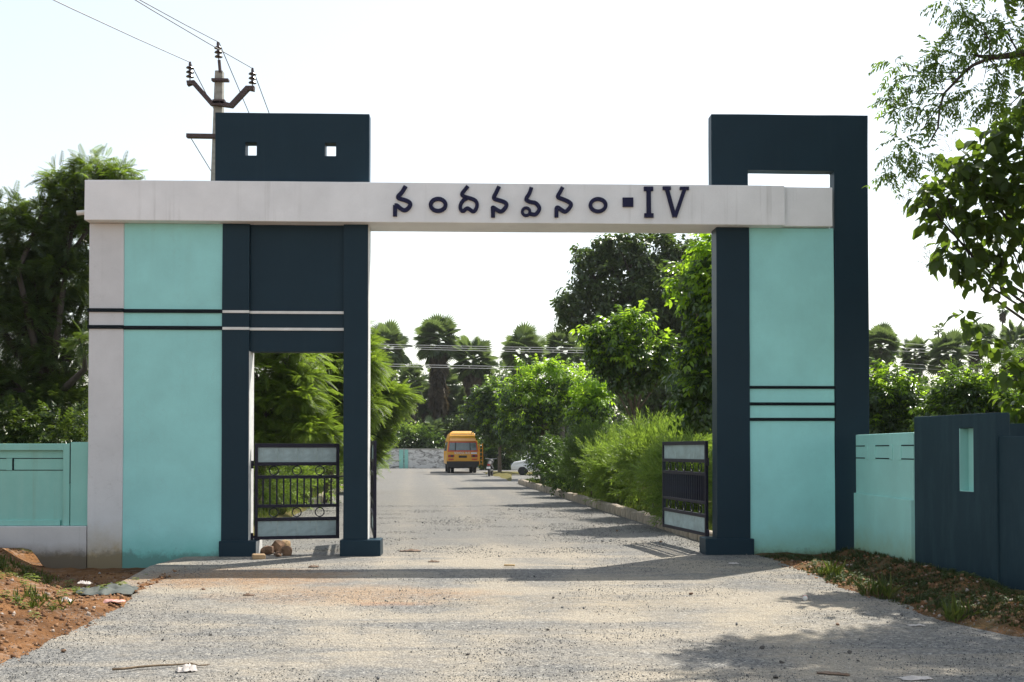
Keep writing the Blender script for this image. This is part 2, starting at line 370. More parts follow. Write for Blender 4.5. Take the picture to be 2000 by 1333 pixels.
M['lf_teak'] = leaf('large_teak_leaf', [(0, (.022, .045, .012)), (.6, (.042, .072, .016)), (1, (.08, .12, .02))], (.24, .36, .02), .44, .45, .3)
M['lf_palm'] = leaf('palm_frond', [(0, (.045, .075, .028)), (1, (.10, .145, .055))], (.20, .27, .06), .38, .33)
M['lf_deadpalm'] = leaf('dead_palm_frond', [(0, (.05, .042, .03)), (1, (.13, .10, .065))], (.1, .08, .04), .2, .7)
M['grass'] = leaf('grass_blade', [(0, (.05, .08, .015)), (.6, (.11, .15, .025)), (1, (.24, .22, .08))], (.25, .34, .04), .4, .5)
M['lf_weed'] = leaf('weed_leaf', [(0, (.02, .04, .012)), (.6, (.05, .08, .02)), (1, (.10, .13, .03))], (.14, .2, .03), .35, .5)

# ------------------------------------------------------------------ ground and road
def vnoise(x, y, seed=0):
    """smooth value noise on arrays"""
    xi = np.floor(x).astype(np.int64); yi = np.floor(y).astype(np.int64); xf = x - xi; yf = y - yi
    def h(a, b):
        n = (a * 374761393 + b * 668265263 + seed * 69069) & 0x7fffffff
        n = ((n ^ (n >> 13)) * 1274126177) & 0x7fffffff
        return ((n ^ (n >> 16)) & 0xffff) / 65535.0
    u = xf * xf * (3 - 2 * xf); v = yf * yf * (3 - 2 * yf)
    return (h(xi, yi) * (1 - u) + h(xi + 1, yi) * u) * (1 - v) + (h(xi, yi + 1) * (1 - u) + h(xi + 1, yi + 1) * u) * v
def fbm(x, y, oct=4, seed=0):
    t = 0; a = .5; 
    for i in range(oct): t = t + a * vnoise(x * 2**i, y * 2**i, seed + i); a *= .5
    return t
def left_edge(y): return np.where(y < 16, np.interp(y, [-40, 5, 7.5, 10.3, 14.2, 16], [-3.9, -3.75, -3.76, -3.9, -4.45, -4.35]), -4.35 - .0967 * (y - 16))
def right_edge(y): return np.where(y < 16, np.interp(y, [-40, 6, 8.0, 8.8, 9.9, 12.3, 14.9, 16], [6.5, 5.6, 4.75, 4.4, 3.95, 3.7, 3.72, 3.5]), 3.5 - .0967 * (y - 16))
def sstep(a, b, x): t = np.clip((x - a) / (b - a), 0, 1); return t * t * (3 - 2 * t)
def ground_h(x, y):
    x = np.asarray(x, float); y = np.asarray(y, float)
    d = np.maximum(left_edge(y) - x, x - right_edge(y))
    side = (y > 49.5) & (y < 68) & (x > 0)                       # side road to the right before the parked bus
    end = y > 74                                                # turning space before the far wall
    d = np.where(end & (y < 90), np.minimum(d, -1.0), d); d = np.where(side & (x < 14), -1.0, d)
    out = sstep(-.25, .35, d)
    h = -.06 + out * (.075 + .10 * (fbm(x * 1.3, y * 1.3, 4, 3) - .45))
    h = h + .05 * out * (fbm(x * 6, y * 6, 3, 9) - .45)
    wob = .8 * (fbm(x * .8, y * .8, 3, 15) - .45)
    de = -5.75 - .5 * (y - 12.5) - x + wob * .6; bank = sstep(-.3, .9, de) * sstep(7.2, 11.2, y) * (1 - sstep(16, 18, y)); h = h + out * bank * (.26 + .40 * (fbm(x * 1.8, y * 1.8, 4, 5) - .45))
    m2 = np.exp(-(((x + 6.0) / 1.7) ** 2 + ((y - 9.9) / 1.4) ** 2)); h = h + out * m2 * .14
    hol = (1 - bank) * (1 - sstep(-5.0, -4.3, x)) * sstep(11.2, 12.6, y) * (1 - sstep(16, 17, y)); h = h - out * hol * .17
    ber = np.exp(-((x - 5.05) / .28) ** 2) * sstep(10.2, 11.2, y) * (1 - sstep(15.2, 15.7, y)); h = h + ber * (.08 + .12 * fbm(x * 3, y * 3, 3, 2))
    ber2 = np.exp(-(((x - 5.1) / .8) ** 2 + ((y - 9.6) / .8) ** 2)); h = h + ber2 * .16
    h = h + np.where(y > 17, .09 * sstep(0, .5, d), 0)
    return h
def axis(lo, hi, step, far_lo, far_hi, g=1.22):
    a = list(np.arange(lo, hi + 1e-6, step)); s = step
    while a[-1] < far_hi: s *= g; a.append(a[-1] + s)
    s = step
    while a[0] > far_lo: s *= g; a.insert(0, a[0] - s)
    return np.array(a)
def grid_mesh(name, xs, ys, zf):
    X, Y = np.meshgrid(xs, ys); Z = zf(X, Y); V = np.stack([X, Y, Z], -1).reshape(-1, 3)
    nx, ny = len(xs), len(ys); i = np.arange(ny - 1)[:, None] * nx + np.arange(nx - 1)[None, :]
    F = np.stack([i, i + 1, i + nx + 1, i + nx], -1).reshape(-1, 4); return fast_mesh(name, V, F)
g = link('ground', grid_mesh('ground', axis(-10, 7, .07, -300, 300), axis(6, 17.5, .08, -90, 380, 1.12), ground_h), M['earth'], smooth=True); tag(g, kind='structure')
def road_mesh():
    ys = axis(5.5, 20, .12, -30, 74, 1.05); us = np.linspace(0, 1, 70); V = []
    for y in ys:
        a, b = left_edge(y) - .55, right_edge(y) + .55
        if y > 17: b = right_edge(y) - .0
        x = a + (b - a) * us
        z = .022 * (fbm(x * .9, y * .9 + 0 * x, 3, 12) - .45) + .010 * (fbm(x * 7, y * 7 + 0 * x, 2, 22) - .4)
        V.append(np.stack([x, y + 0 * x, z], -1))
    V = np.array(V).reshape(-1, 3); nx = len(us); i = np.arange(len(ys) - 1)[:, None] * nx + np.arange(nx - 1)[None, :]
    return fast_mesh('road', V, np.stack([i, i + 1, i + nx + 1, i + nx], -1).reshape(-1, 4)), ys[-1]
rm, y_end = road_mesh()
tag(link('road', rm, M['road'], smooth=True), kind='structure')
mb = MB(); mb.poly([(-24, y_end, 0), (16, y_end, 0), (16, 90.6, 0), (-24, 90.6, 0)], [(0, 1, 2, 3)]); mb.poly([(right_edge(49.5) , 49.5, 0.004), (14, 49.5, 0.004), (14, 68, 0.004), (right_edge(68), 68, 0.004)], [(0, 1, 2, 3)])
tag(mb.build('turning_area', M['road']), kind='structure')

# gravel lying loose on the road
ICO_V = np.array([(0, 0, 1), (.9, .1, .1), (.1, .85, -.1), (-.8, .2, .15), (-.1, -.9, .05), (.1, 0, -.9)]); ICO_F = np.array([(0, 1, 2), (0, 2, 3), (0, 3, 4), (0, 4, 1), (5, 2, 1), (5, 3, 2), (5, 4, 3), (5, 1, 4)])
def rand_rot(n):
    q = rng.normal(size=(n, 4)); q /= np.linalg.norm(q, axis=1)[:, None]; w, x, y, z = q.T
    return np.stack([np.stack([1-2*(y*y+z*z), 2*(x*y-z*w), 2*(x*z+y*w)], -1), np.stack([2*(x*y+z*w), 1-2*(x*x+z*z), 2*(y*z-x*w)], -1), np.stack([2*(x*z-y*w), 2*(y*z+x*w), 1-2*(x*x+y*y)], -1)], 1)
def scatter(TV, TF, P, Rm, S):
    """copies of template TV/TF at P with rotation matrices Rm and scale S (n or n,3)"""
    n = len(P); S = np.asarray(S); S = S[:, None] if S.ndim == 1 else S
    V = np.einsum('nij,nkj->nki', Rm, TV[None] * S[:, None, :]) + P[:, None, :]
    F = TF[None] + (np.arange(n) * len(TV))[:, None, None]
    return V.reshape(-1, 3), F.reshape(-1, TF.shape[1])
def pebbles(n):
    y = 6.3 + (30.0 - 6.3) * rng.random(n * 3) ** 1.9; x = left_edge(y) - .45 + (right_edge(y) - left_edge(y) + .9) * rng.random(n * 3)
    d = np.minimum(x - left_edge(y), right_edge(y) - x)
    keep = (fbm(x * .9 + 5, y * 1.4, 4, 31) + .35 * (d < .45) * (d > -.12) - .05 * (d < -.12) + .05 * (x > .8)) > (.40 + .22 * rng.random(len(x)))
    x, y = x[keep][:n], y[keep][:n]; n = len(x)
    s = .0038 + .0075 * rng.random(n) ** 3.0; big = rng.random(n) < .008; s[big] *= 2.2; s *= np.where(y > 16, 1.5, 1.0)
    z = np.maximum(np.where(y > 16.5, 0, ground_h(x, y)), .002) + s * .25
    V, F = scatter(ICO_V * (1, .8, .6), ICO_F, np.stack([x, y, z], -1), rand_rot(n), s); return fast_mesh('gravel', V, F)
tag(link('gravel', pebbles(48000), M['gravel']), 'loose grey gravel scattered over the dusty road', 'gravel', kind='stuff')
def clods(n):
    y = 7.5 + 7.2 * rng.random(n); x = left_edge(y) - 4.6 * rng.random(n) ** 1.2 + .1
    k = rng.random(n) < .35; x[k] = right_edge(y[k]) + 1.4 * rng.random(k.sum())
    s = .006 + .030 * rng.random(n) ** 5
    V, F = scatter(ICO_V, ICO_F, np.stack([x, y, ground_h(x, y) + s * .2], -1), rand_rot(n), s); return fast_mesh('clods', V, F)
tag(link('earth_clods', clods(11000), M['clods']), 'red clods and pebbles strewn over the bare earth verge', 'rubble', kind='stuff')

# ------------------------------------------------------------------ the gateway
GATE = (0, 15.65, 0); GR = R(1.9)
gw = empty('gateway', GATE, GR, 'wide white and dark teal arch gateway with raised blue lettering spanning the gravel road', 'gateway')
def grid_slab(name, m, parent, xs, zs, holes, y0, y1, bevel=.006):
    """a slab of cells xs x zs with some cells left open"""
    bm = bmesh.new(); vf = {}
    def v(i, j, k):
        if (i, j, k) not in vf: vf[(i, j, k)] = bm.verts.new((xs[i], y1 if k else y0, zs[j]))
        return vf[(i, j, k)]
    nx, nz = len(xs) - 1, len(zs) - 1; solid = lambda i, j: 0 <= i < nx and 0 <= j < nz and (i, j) not in holes
    for i in range(nx):
        for j in range(nz):
            if not solid(i, j): continue
            bm.faces.new((v(i,j,0), v(i+1,j,0), v(i+1,j+1,0), v(i,j+1,0))); bm.faces.new((v(i,j,1), v(i,j+1,1), v(i+1,j+1,1), v(i+1,j,1)))
            if not solid(i-1, j): bm.faces.new((v(i,j,0), v(i,j+1,0), v(i,j+1,1), v(i,j,1)))
            if not solid(i+1, j): bm.faces.new((v(i+1,j,0), v(i+1,j,1), v(i+1,j+1,1), v(i+1,j+1,0)))
            if not solid(i, j-1): bm.faces.new((v(i,j,0), v(i,j,1), v(i+1,j,1), v(i+1,j,0)))
            if not solid(i, j+1): bm.faces.new((v(i,j+1,0), v(i+1,j+1,0), v(i+1,j+1,1), v(i,j+1,1)))
    bmesh.ops.recalc_face_normals(bm, faces=bm.faces); me = bpy.data.meshes.new(name); bm.to_mesh(me); bm.free()
    return link(name, me, m, parent, bevel=bevel)
ZB = 5.04
# left side
def wavy(o, amp=.009, step=.42):
    """hand plastered: long edges wander a few millimetres"""
    bm = bmesh.new(); bm.from_mesh(o.data); cs = [v.co for v in bm.verts]
    for ax in (0, 2):
        lo, hi = min(c[ax] for c in cs), max(c[ax] for c in cs); n = int((hi - lo) / step)
        for k in range(1, n + 1):
            co = Vector((0, 0, 0)); co[ax] = lo + (hi - lo) * k / (n + 1); no = Vector((0, 0, 0)); no[ax] = 1
            bmesh.ops.bisect_plane(bm, geom=bm.verts[:] + bm.edges[:] + bm.faces[:], plane_co=co, plane_no=no)
    for v in bm.verts:
        p = v.co; f = lambda s: float(fbm(np.array(p.x * 1.1 + s), np.array(p.z * 1.1 + p.y * .6 + s * 1.7), 2, int(s))) - .37
        v.co = Vector((p.x + amp * f(3), p.y + amp * f(11), p.z + amp * f(23)))
    bm.to_mesh(o.data); bm.free(); return o
box('post', M['white_post'], gw, -6.396, -5.872, -.012, .30, -.25, ZB, bevel=.02)
box('wall_panel', M['aqua'], gw, -5.872, -4.395, 0, .28, -.25, ZB)
box('pillar', M['navy'], gw, -4.395, -3.985, -.03, .30, -.1, ZB)
box('pillar', M['navy'], gw, -2.562, -2.192, -.03, .30, -.1, ZB)
box('door_header', M['navy'], gw, -3.985, -2.562, .045, .25, 3.10, ZB)
box('plinth', M['navy'], gw, -4.415, -3.86, -.085, .36, -.15, .235, bevel=.012)
box('plinth', M['navy'], gw, -2.605, -1.995, -.085, .36, -.15, .245, bevel=.012)
for z0, z1 in ((3.685, 3.732), (3.430, 3.478)):
    box('band', M['band_dark'], gw, -6.408, -5.872, -.036, .05, z0 + .004, z1 + .012, bevel=.003)
    box('band', M['band_dark'], gw, -5.872, -4.385, -.026, .05, z0 - .004, z1 + .004, bevel=.003)
    box('band', M['white_band'], gw, -4.385, -3.985, -.045, .05, z0 - .005, z1 - .012, bevel=.003)
    box('band', M['white_band'], gw, -3.985, -2.545, .022, .10, z0 - .006, z1 - .012, bevel=.003)
grid_slab('parapet', M['navy'], gw, [-4.52, -4.064, -3.895, -2.862, -2.695, -2.185], [5.55, 6.09, 6.292, 6.745], {(1, 1), (3, 1)}, .0, .20)
# right side
box('pillar', M['navy'], gw, 3.148, 3.66, -.03, .30, -.1, ZB)
box('plinth', M['navy'], gw, 2.955, 3.705, -.085, .36, -.15, .25, bevel=.012)
box('wall_panel', M['aqua_r'], gw, 3.66, 4.99, 0, .26, -.25, ZB)
for z0, z1 in ((2.552, 2.590), (2.295, 2.336), (2.056, 2.098)):
    box('band', M['band_dark'], gw, 3.66, 5.0, -.022, .05, z0 - .003, z1 + .003, bevel=.003)
grid_slab('tower', M['navy'], gw, [3.083, 3.654, 4.955, 5.00, 5.53], [-.25, 5.10, 5.655, 5.93, 6.80],
          {(0, 0), (1, 0), (2, 0), (0, 1), (1, 1), (1, 2), (2, 1), (2, 2)}, -.012, .20)
# beam
beam = box('beam', M['white'], gw, -6.40, 4.168, -.20, .47, ZB, 5.645, bevel=.010)
box('beam_end', M['white'], gw, 4.168, 4.945, -.09, .30, 5.05, 5.655, bevel=.010)
MB().tube([(-6.39, .05, 5.22), (-6.6, .05, 5.20)], .038, 12).build('rain_spout', M['pvc'], gw)
for o_ in [c for c in gw.children if c.name.split('.')[0] in ('post', 'wall_panel', 'pillar', 'parapet', 'tower', 'beam', 'beam_end', 'door_header', 'plinth')]: wavy(o_, .016)
box('jamb_face', M['white_band'], gw, -3.987, -3.978, -.026, .28, .24, 3.10, bevel=0); box('jamb_face', M['white_band'], gw, -2.194, -2.187, -.026, .28, .25, 5.03, bevel=0); box('plinth_face', M['white_band'], gw, -3.864, -3.853, -.07, .34, -.1, .225, bevel=0)
# raised letters, stroke by stroke
def chaikin(p, n=2):
    for _ in range(n):
        q = [p[0]]
        for a, b in zip(p[:-1], p[1:]): q += [(a[0]*.75+b[0]*.25, a[1]*.75+b[1]*.25), (a[0]*.25+b[0]*.75, a[1]*.25+b[1]*.75)]
        q.append(p[-1]); p = q
    return p
def lpos(x, y): return ((x - 1000) * .007735 - .0055 + (x - 1000) ** 2 * -1.2e-7 * 0, 5.042 + (436.3 + (x - 1000) * .0095 - y) * .00780)
def ribbon(mb, pts, w, y0, y1, closed=False):
    P = [Vector((a, 0, b)) for a, b in pts]; n = len(P); vs = []
    for i in range(n):
        a = P[(i - 1) % n] if (closed or i > 0) else P[i]; b = P[(i + 1) % n] if (closed or i < n - 1) else P[i]
        t = (b - a).normalized(); nn = Vector((-t.z, 0, t.x)) * (w / 2)
        for s in (1, -1):
            for yy in (y0, y1): vs.append((P[i].x + nn.x * s, yy, P[i].z + nn.z * s))
    fs = []; m = n if closed else n - 1
    for i in range(m):
        a, b = 4 * i, 4 * ((i + 1) % n)
        fs += [(a, a + 2, b + 2, b), (a + 1, b + 1, b + 3, a + 3), (a, b, b + 1, a + 1), (a + 2, a + 3, b + 3, b + 2)]
    if not closed: fs += [(0, 1, 3, 2), (4*(n-1), 4*(n-1)+2, 4*(n-1)+3, 4*(n-1)+1)]
    mb.poly(vs, fs)
def A(p): return [lpos(760 + x / 10, 350 + y / 10) for x, y in p]
def B_(p): return [lpos(940 + x / 10, 350 + y / 10) for x, y in p]
def C_(p): return [lpos(1130 + x / 8.333, 350 + y / 8.333) for x, y in p]
def oval(cx, cy, rx, ry, k=28): return [(cx + rx * math.cos(2*math.pi*i/k), cy + ry * math.sin(2*math.pi*i/k)) for i in range(k)]
YL0, YL1 = -.235, -.195; PX = .00774
def letter(strokes):
    mb = MB()
    for k, (pts, w, closed) in enumerate(strokes): ribbon(mb, pts, w * PX, YL0 - .0015 * k, YL1, closed)
    mb.build('letter', M['letter'], beam)
letter([(chaikin(A([(322,148),(250,275),(172,345),(175,385),(300,415),(395,455),(425,505),(375,585),(300,628),(225,585),(150,515),(116,528)])), 7.6, False), (A([(118,520),(118,735)]), 7.8, False)])
letter([(A(oval(955, 514, 145, 117)), 7.6, True)])
letter([(chaikin(A([(1535,150),(1470,230),(1405,310),(1460,355),(1600,390),(1690,430),(1722,510),(1700,595),(1645,655),(1580,610),(1520,568),(1440,650),(1388,600),(1385,520),(1440,425),(1520,385)])), 7.0, False)])
letter([(chaikin(B_([(345,158),(285,280),(235,375),(260,405),(380,435),(470,470),(500,520),(450,600),(385,655),(310,620),(225,560),(215,580)])), 7.6, False), (B_([(222,565),(227,760)]), 7.8, False)])
letter([(chaikin(B_([(978,175),(940,300),(865,400),(890,435),(970,465),(1060,475),(1120,540),(1140,600),(1090,680),(1040,712),(955,690)])), 7.4, False), (B_(oval(873, 650, 74, 74)), 5.4, True)])
letter([(chaikin(B_([(1590,172),(1540,270),(1488,350),(1510,378),(1620,415),(1720,460),(1768,515),(1710,600),(1640,662),(1560,610),(1490,560),(1465,585)])), 7.4, False), (B_([(1468,575),(1468,760)]), 7.6, False)])
letter([(C_(oval(322, 437, 125, 101)), 7.2, True)])
def rect(x0, x1, y0, y1): ym = (y0 + y1) / 2; return ([C_([(x0, ym)])[0], C_([(x1, ym)])[0]], (y1 - y0) / 8.333, False)
letter([rect(725, 900, 315, 465)])
letter([rect(1075, 1228, 137, 205), rect(1081, 1232, 572, 640), (C_([(1152, 195), (1156, 580)]), 8.6, False)])
letter([rect(1385, 1518, 135, 190), rect(1668, 1817, 140, 190), (C_([(1455, 180), (1578, 630)]), 7.6, False), (C_([(1745, 180), (1588, 630)]), 7.2, False)])

# ------------------------------------------------------------------ gate leaves
def gate_leaf(name, hinge, ang, W, H, z0, label, nbar, nring, npan, latch=1):
    """hinge at the origin, leaf along +x"""
    t = empty(name, hinge, ang, label, 'gate', 'steel gate leaves hung in the gateway')
    m = M['gate_metal']; f = lambda k: z0 + H * (1 - k)         # height by fraction from the top
    box('stile', m, t, 0, .05, -.025, .025, z0, z0 + H, bevel=.004); box('stile', m, t, W - .05, W, -.025, .025, z0, z0 + H, bevel=.004)
    rails = [(0, .042), (.195, .232), (.333, .368), (.636, .668), (.772, .808), (.965, 1.0)]
    for a, b in rails: box('rail', m, t, .05, W - .05, -.022, .022, f(b), f(a), bevel=.003)
    bm0 = None
    for i in range(nbar):
        x = .05 + (W - .1) * (i + .75) / (nbar + .5)
        if bm0 is None: bm0 = MB().box(-.0125, .0125, -.016, .016, f(.636), f(.368)).mesh('bar')
        link('bar', bm0, m, t, (x, 0, 0))
    rm_ = None
    for za in ((.232 + .333) / 2, (.668 + .772) / 2):
        for i in range(nring):
            x = .05 + (W - .1) * (i + .68) / (nring + .4)
            if rm_ is None: rm_ = MB().ring((0, 0, 0), H * .046, .009, 22, 6).mesh('ring')
            link('ring', rm_, m, t, (x, 0, f(za)), smooth=True)
    for za, zb in ((.042, .195), (.808, .965)):
        pw = (W - .1) / npan; pm = MB().box(.0008, pw - .0008, -.004, .004, f(zb), f(za)).mesh('sheet')
        for i in range(npan): link('sheet', pm, M['sheet'], t, (.05 + i * pw, 0, 0))
    MB().tube([(W - .06, -.035, f(.345)), (W + .07, -.035, f(.345))], .010, 8).build('bolt', m, t)
    for k in (.22, .97): MB().tube([(-.035, 0, f(k) - .06), (-.035, 0, f(k) + .06)], .022, 10).box(-.035, .0, -.008, .008, f(k) - .02, f(k) + .02).build('hinge', m, t)
    return t
def gpos(lx, ly, z=0): c, s = math.cos(GR), math.sin(GR); return (lx * c - ly * s, GATE[1] + lx * s + ly * c, z)
gate_leaf('gate_leaf', gpos(-3.93, .13), R(13), 1.28, 1.47, .235, 'narrow side gate leaf standing ajar in the small doorway above a pile of rocks', 11, 3, 4)
gate_leaf('gate_leaf', gpos(-2.115, .30), R(99), 2.1, 1.5, .25, 'main gate leaf swung open and seen edge on behind the slim middle pillar', 19, 5, 5)
gate_leaf('gate_leaf', gpos(3.075, .34), R(100.5), 2.08, 1.5, .25, 'main gate leaf swung open against the kerb beside the right pillar', 19, 5, 1)

# ------------------------------------------------------------------ compound walls
lw = empty('compound_wall', gpos(-6.4, .05), GR + 0, 'low weathered aqua compound wall with stained white base left of the gateway', 'wall')
box('wall_panel', M['aqua_old'], lw, -14, -.385, .06, .20, .44, 1.66)
box('pilaster', M['aqua_old'], lw, -.385, -.285, .0, .20, .462, 1.70)
box('return_panel', M['aqua_old'], lw, -.268, -.004, -.012, .20, .462, 1.725)
box('coping', M['aqua_old'], lw, -14, -.385, .0, .24, 1.60, 1.70)
box('foot_rail', M['aqua_old'], lw, -14, -.43, .02, .20, .462, .545)
for z in (1.478, 1.300): box('groove', M['band_dark'], lw, -14, -.392, .056, .07, z - .006, z + .006, bevel=0)
box('groove', M['band_dark'], lw, -.285, -.268, -.002, .05, 1.1, 1.70, bevel=0)
for k in range(7): box('vent_slot', M['band_dark'], lw, -1.165 - k * 1.9, -1.14 - k * 1.9, .054, .08, 1.306, 1.472, bevel=0)
for k in range(7): box('vent_reveal', M['aqua_old'], lw, -1.25 - k * 1.9, -1.165 - k * 1.9, .050, .08, 1.300, 1.478, bevel=0)
# base with a rounded hanging lower corner
prof = [(-14, .46), (-.006, .46), (-.006, -.2), (-.55, -.2), (-.66, -.12), (-.74, 0), (-.82, .1), (-.95, .13), (-14, .15)]
nb = len(prof); MB().poly([(x, -.07, z) for x, z in prof] + [(x, .22, z) for x, z in prof], [tuple(range(nb)), tuple(range(2*nb-1, nb-1, -1))] + [(i, (i+1) % nb, nb + (i+1) % nb, nb + i) for i in range(nb)]).build('base', M['plinth_white'], lw, bevel=.012)
# right: aqua wall running towards the viewer, then the tall dark wing
rw = empty('compound_wall', (0, 0, 0), 0, 'pale aqua compound wall with two dark grooves running forward from the right tower', 'wall')
def wall_run(name, m, parent, p0, p1, thick, z0, z1, bevel=.01, z1b=None):
    a = Vector((p0[0], p0[1], 0)); b = Vector((p1[0], p1[1], 0)); t = (b - a).normalized(); nn = Vector((-t.y, t.x, 0)) * thick
    zb = z1 if z1b is None else z1b
    vs = [(a.x, a.y, z0), (b.x, b.y, z0), (b.x+nn.x, b.y+nn.y, z0), (a.x+nn.x, a.y+nn.y, z0), (a.x, a.y, z1), (b.x, b.y, zb), (b.x+nn.x, b.y+nn.y, zb), (a.x+nn.x, a.y+nn.y, z1)]
    return MB().poly(vs, [(0,3,2,1),(4,5,6,7),(0,1,5,4),(1,2,6,5),(2,3,7,6),(3,0,4,7)]).build(name, m, parent, bevel=bevel)
XA, YA, XB, YB = 5.235, 15.6, 5.225, 13.35
def lerp(t, off=0): return (XA + (XB - XA) * t - off, YA + (YB - YA) * t)
wall_run('upper_panel', M['aqua_side'], rw, lerp(1), lerp(0), -.16, .93, 1.835)
wall_run('lower_panel', M['aqua_side'], rw, lerp(1, .035), lerp(0, .035), -.20, -.2, .955)
for z in (1.665, 1.485):
    for a, b in ((0, .22), (.36, .66), (.80, 1)): wall_run('groove', M['band_dark'], rw, lerp(b, .004), lerp(a, .004), -.02, z - .008, z + .008, 0)
for a in (.20, .34, .64, .78): wall_run('raised_rib', M['aqua_side'], rw, lerp(a + .045, .014), lerp(a, .014), -.03, 1.47, 1.68, .004)
dw = empty('wing_wall', (0, 0, 0), 0, 'tall faded dark teal wing wall with narrow aqua niche at the right edge', 'wall')
P0 = at(1786, 1000, 13.35); P1 = at(1946, 1000, 11.75); P0 = (P0.x, P0.y); P1 = (P1.x, P1.y)
def dl(t): return (P0[0] + (P1[0] - P0[0]) * t, P0[1] + (P1[1] - P0[1]) * t)
NT0, NT1, NZ0, NZ1 = .585, .745, 1.11, 1.865
t_ = Vector((P1[0]-P0[0], P1[1]-P0[1], 0)); LW = t_.length; dw.location = (P0[0], P0[1], 0); dw.rotation_euler.z = math.atan2(t_.y, t_.x)
grid_slab('wall_slab', M['navy_old'], dw, [0, LW*NT0, LW*NT1, LW], [-.3, NZ0, NZ1, 2.035], {(1, 1)}, 0, .19, bevel=.012)
box('niche_back', M['aqua_side'], dw, LW*NT0 - .01, LW*NT1 + .01, .12, .18, NZ0 - .01, NZ1 + .01, bevel=0)
box('niche_lining', M['aqua_side'], dw, LW*NT0 - .004, LW*NT0 + .004, .004, .12, NZ0, NZ1, bevel=0)
box('niche_sill', M['aqua_side'], dw, LW*NT0, LW*NT1, .004, .12, NZ0 - .004, NZ0 + .004, bevel=0)
cw = empty('end_wall', (0, 0, 0), 0, 'lower curved dark teal wall end stepping down beyond the wing wall', 'wall')
vs, fs = [], []
arc = []
q = Vector((P1[0] + .02, P1[1] + .06)); hd = Vector((t_.x, t_.y)).normalized(); ang = math.atan2(hd.y, hd.x)
for i in range(14):
    arc.append((q.x, q.y, ang)); ang += R(7.5) if i < 9 else 0; q = q + Vector((math.cos(ang), math.sin(ang))) * .16
for (x, y, a) in arc:
    nx, ny = -math.sin(a) * .2, math.cos(a) * .2; k = len(vs)
    vs += [(x, y, -.3), (x, y, 1.76), (x + nx, y + ny, 1.76), (x + nx, y + ny, -.3)]
    if k: fs += [(k-4+j, k-4+(j+1) % 4, k+(j+1) % 4, k+j) for j in range(4)]
fs += [(0, 1, 2, 3), (len(vs)-1, len(vs)-2, len(vs)-3, len(vs)-4)]
MB().poly(vs, fs).build('curved_wall', M['navy_old'], cw, bevel=.01)
bp = at(1990, 900, 12.6); box('end_post', M['navy_old'], cw, bp.x - .13, bp.x + .25, bp.y, bp.y + .3, -.3, 1.93)
# far wall
fw = empty('boundary_wall', (-6, 91, 0), R(-1), 'flaking whitewashed boundary wall closing the far end of the road', 'wall')
box('wall_panel', M['flaking'], fw, -26, 40, 0, .23, -.2, 1.68); box('coping', M['concrete'], fw, -26, 40, -.04, .27, 1.68, 1.76)
for x in (-20.5, -12.2, -3.6, 4.4, 12.4, 20.4, 28.4): box('pilaster', M['aqua_old'], fw, x - .42, x - .05, -.10, .0, -.2, 1.66); box('pilaster', M['aqua_old'], fw, x + .05, x + .36, -.10, .0, -.2, 1.66)

# ------------------------------------------------------------------ kerbs
def kerb(label, fx, y0, y1, side, step=.62):
    t = empty('kerb', (0, 0, 0), 0, label, 'kerb', kind='structure')
    meshes = []
    for k in range(4):
        bm = bmesh.new(); bmesh.ops.create_cube(bm, size=1)
        for v in bm.verts: v.co = Vector((v.co.x * .16 + random.uniform(-.012, .012), v.co.y * (step - .03) + random.uniform(-.012, .012), (v.co.z + .5) * .36 - .14 + random.uniform(-.014, .014)))
        bmesh.ops.bevel(bm, geom=list(bm.edges), offset=.02, segments=1, affect='EDGES', profile=.5)
        me = bpy.data.meshes.new('kerb_stone'); bm.to_mesh(me); bm.free(); me.materials.append(M['kerb']); meshes.append(me)
    y = y0
    while y < y1:
        x = float(fx(np.array(y + step / 2)))
        o = link('kerb_stone', random.choice(meshes), None, t, (x + side * .08 + random.uniform(-.015, .015), y + step / 2, random.uniform(-.03, .015)))
        o.rotation_euler = (random.uniform(-.03, .03), random.uniform(-.05, .05), math.atan(.0967) + random.uniform(-.03, .03)); y += step
kerb('row of worn kerb stones along the right side of the road', right_edge, 16.3, 49.0, 1)
kerb('row of worn kerb stones along the left side of the road', left_edge, 29, 62, -1, .72)

# ------------------------------------------------------------------ power lines
def pole_thing(base, top, label, detail=True):
    t = empty('power_pole', base, 0, label, 'power pole', 'concrete power poles carrying overhead wires')
    b = Vector(base); d = Vector(top) - b; L = d.length
    MB().poly([(-.20,-.14,-.4),(.20,-.14,-.4),(.20,.14,-.4),(-.20,.14,-.4),(d.x-.085,d.y-.08,d.z),(d.x+.085,d.y-.08,d.z),(d.x+.085,d.y+.08,d.z),(d.x-.085,d.y+.08,d.z)], [(0,3,2,1),(4,5,6,7),(0,1,5,4),(1,2,6,5),(2,3,7,6),(3,0,4,7)]).build('shaft', M['concrete'], t, bevel=.015)
    return t, d
def insulator(parent, x, y, z, tilt=0):
    pr = [(.012, 0), (.012, .08)]
    for k in range(3): z0 = .09 + k * .095; pr += [(.03, z0), (.085, z0 + .012), (.07, z0 + .035), (.03, z0 + .05)]
    pr += [(.03, .38), (.022, .43)]
    o = MB().lathe(pr, 14).build('insulator', M['porcelain'], parent, (x, y, z), smooth=False); o.rotation_euler = (0, tilt, 0)
PY = 22.0
pb = at(407, 880, PY); pt = at(429, 140, PY); pb.z = 0
pole, pd = pole_thing(tuple(pb), tuple(pt), 'tall concrete power pole with V shaped rusty arms rising behind the dark left parapet')
def pl(x, y): v = at(x, y, PY - .12) - pb; return (v.x, v.y, v.z)
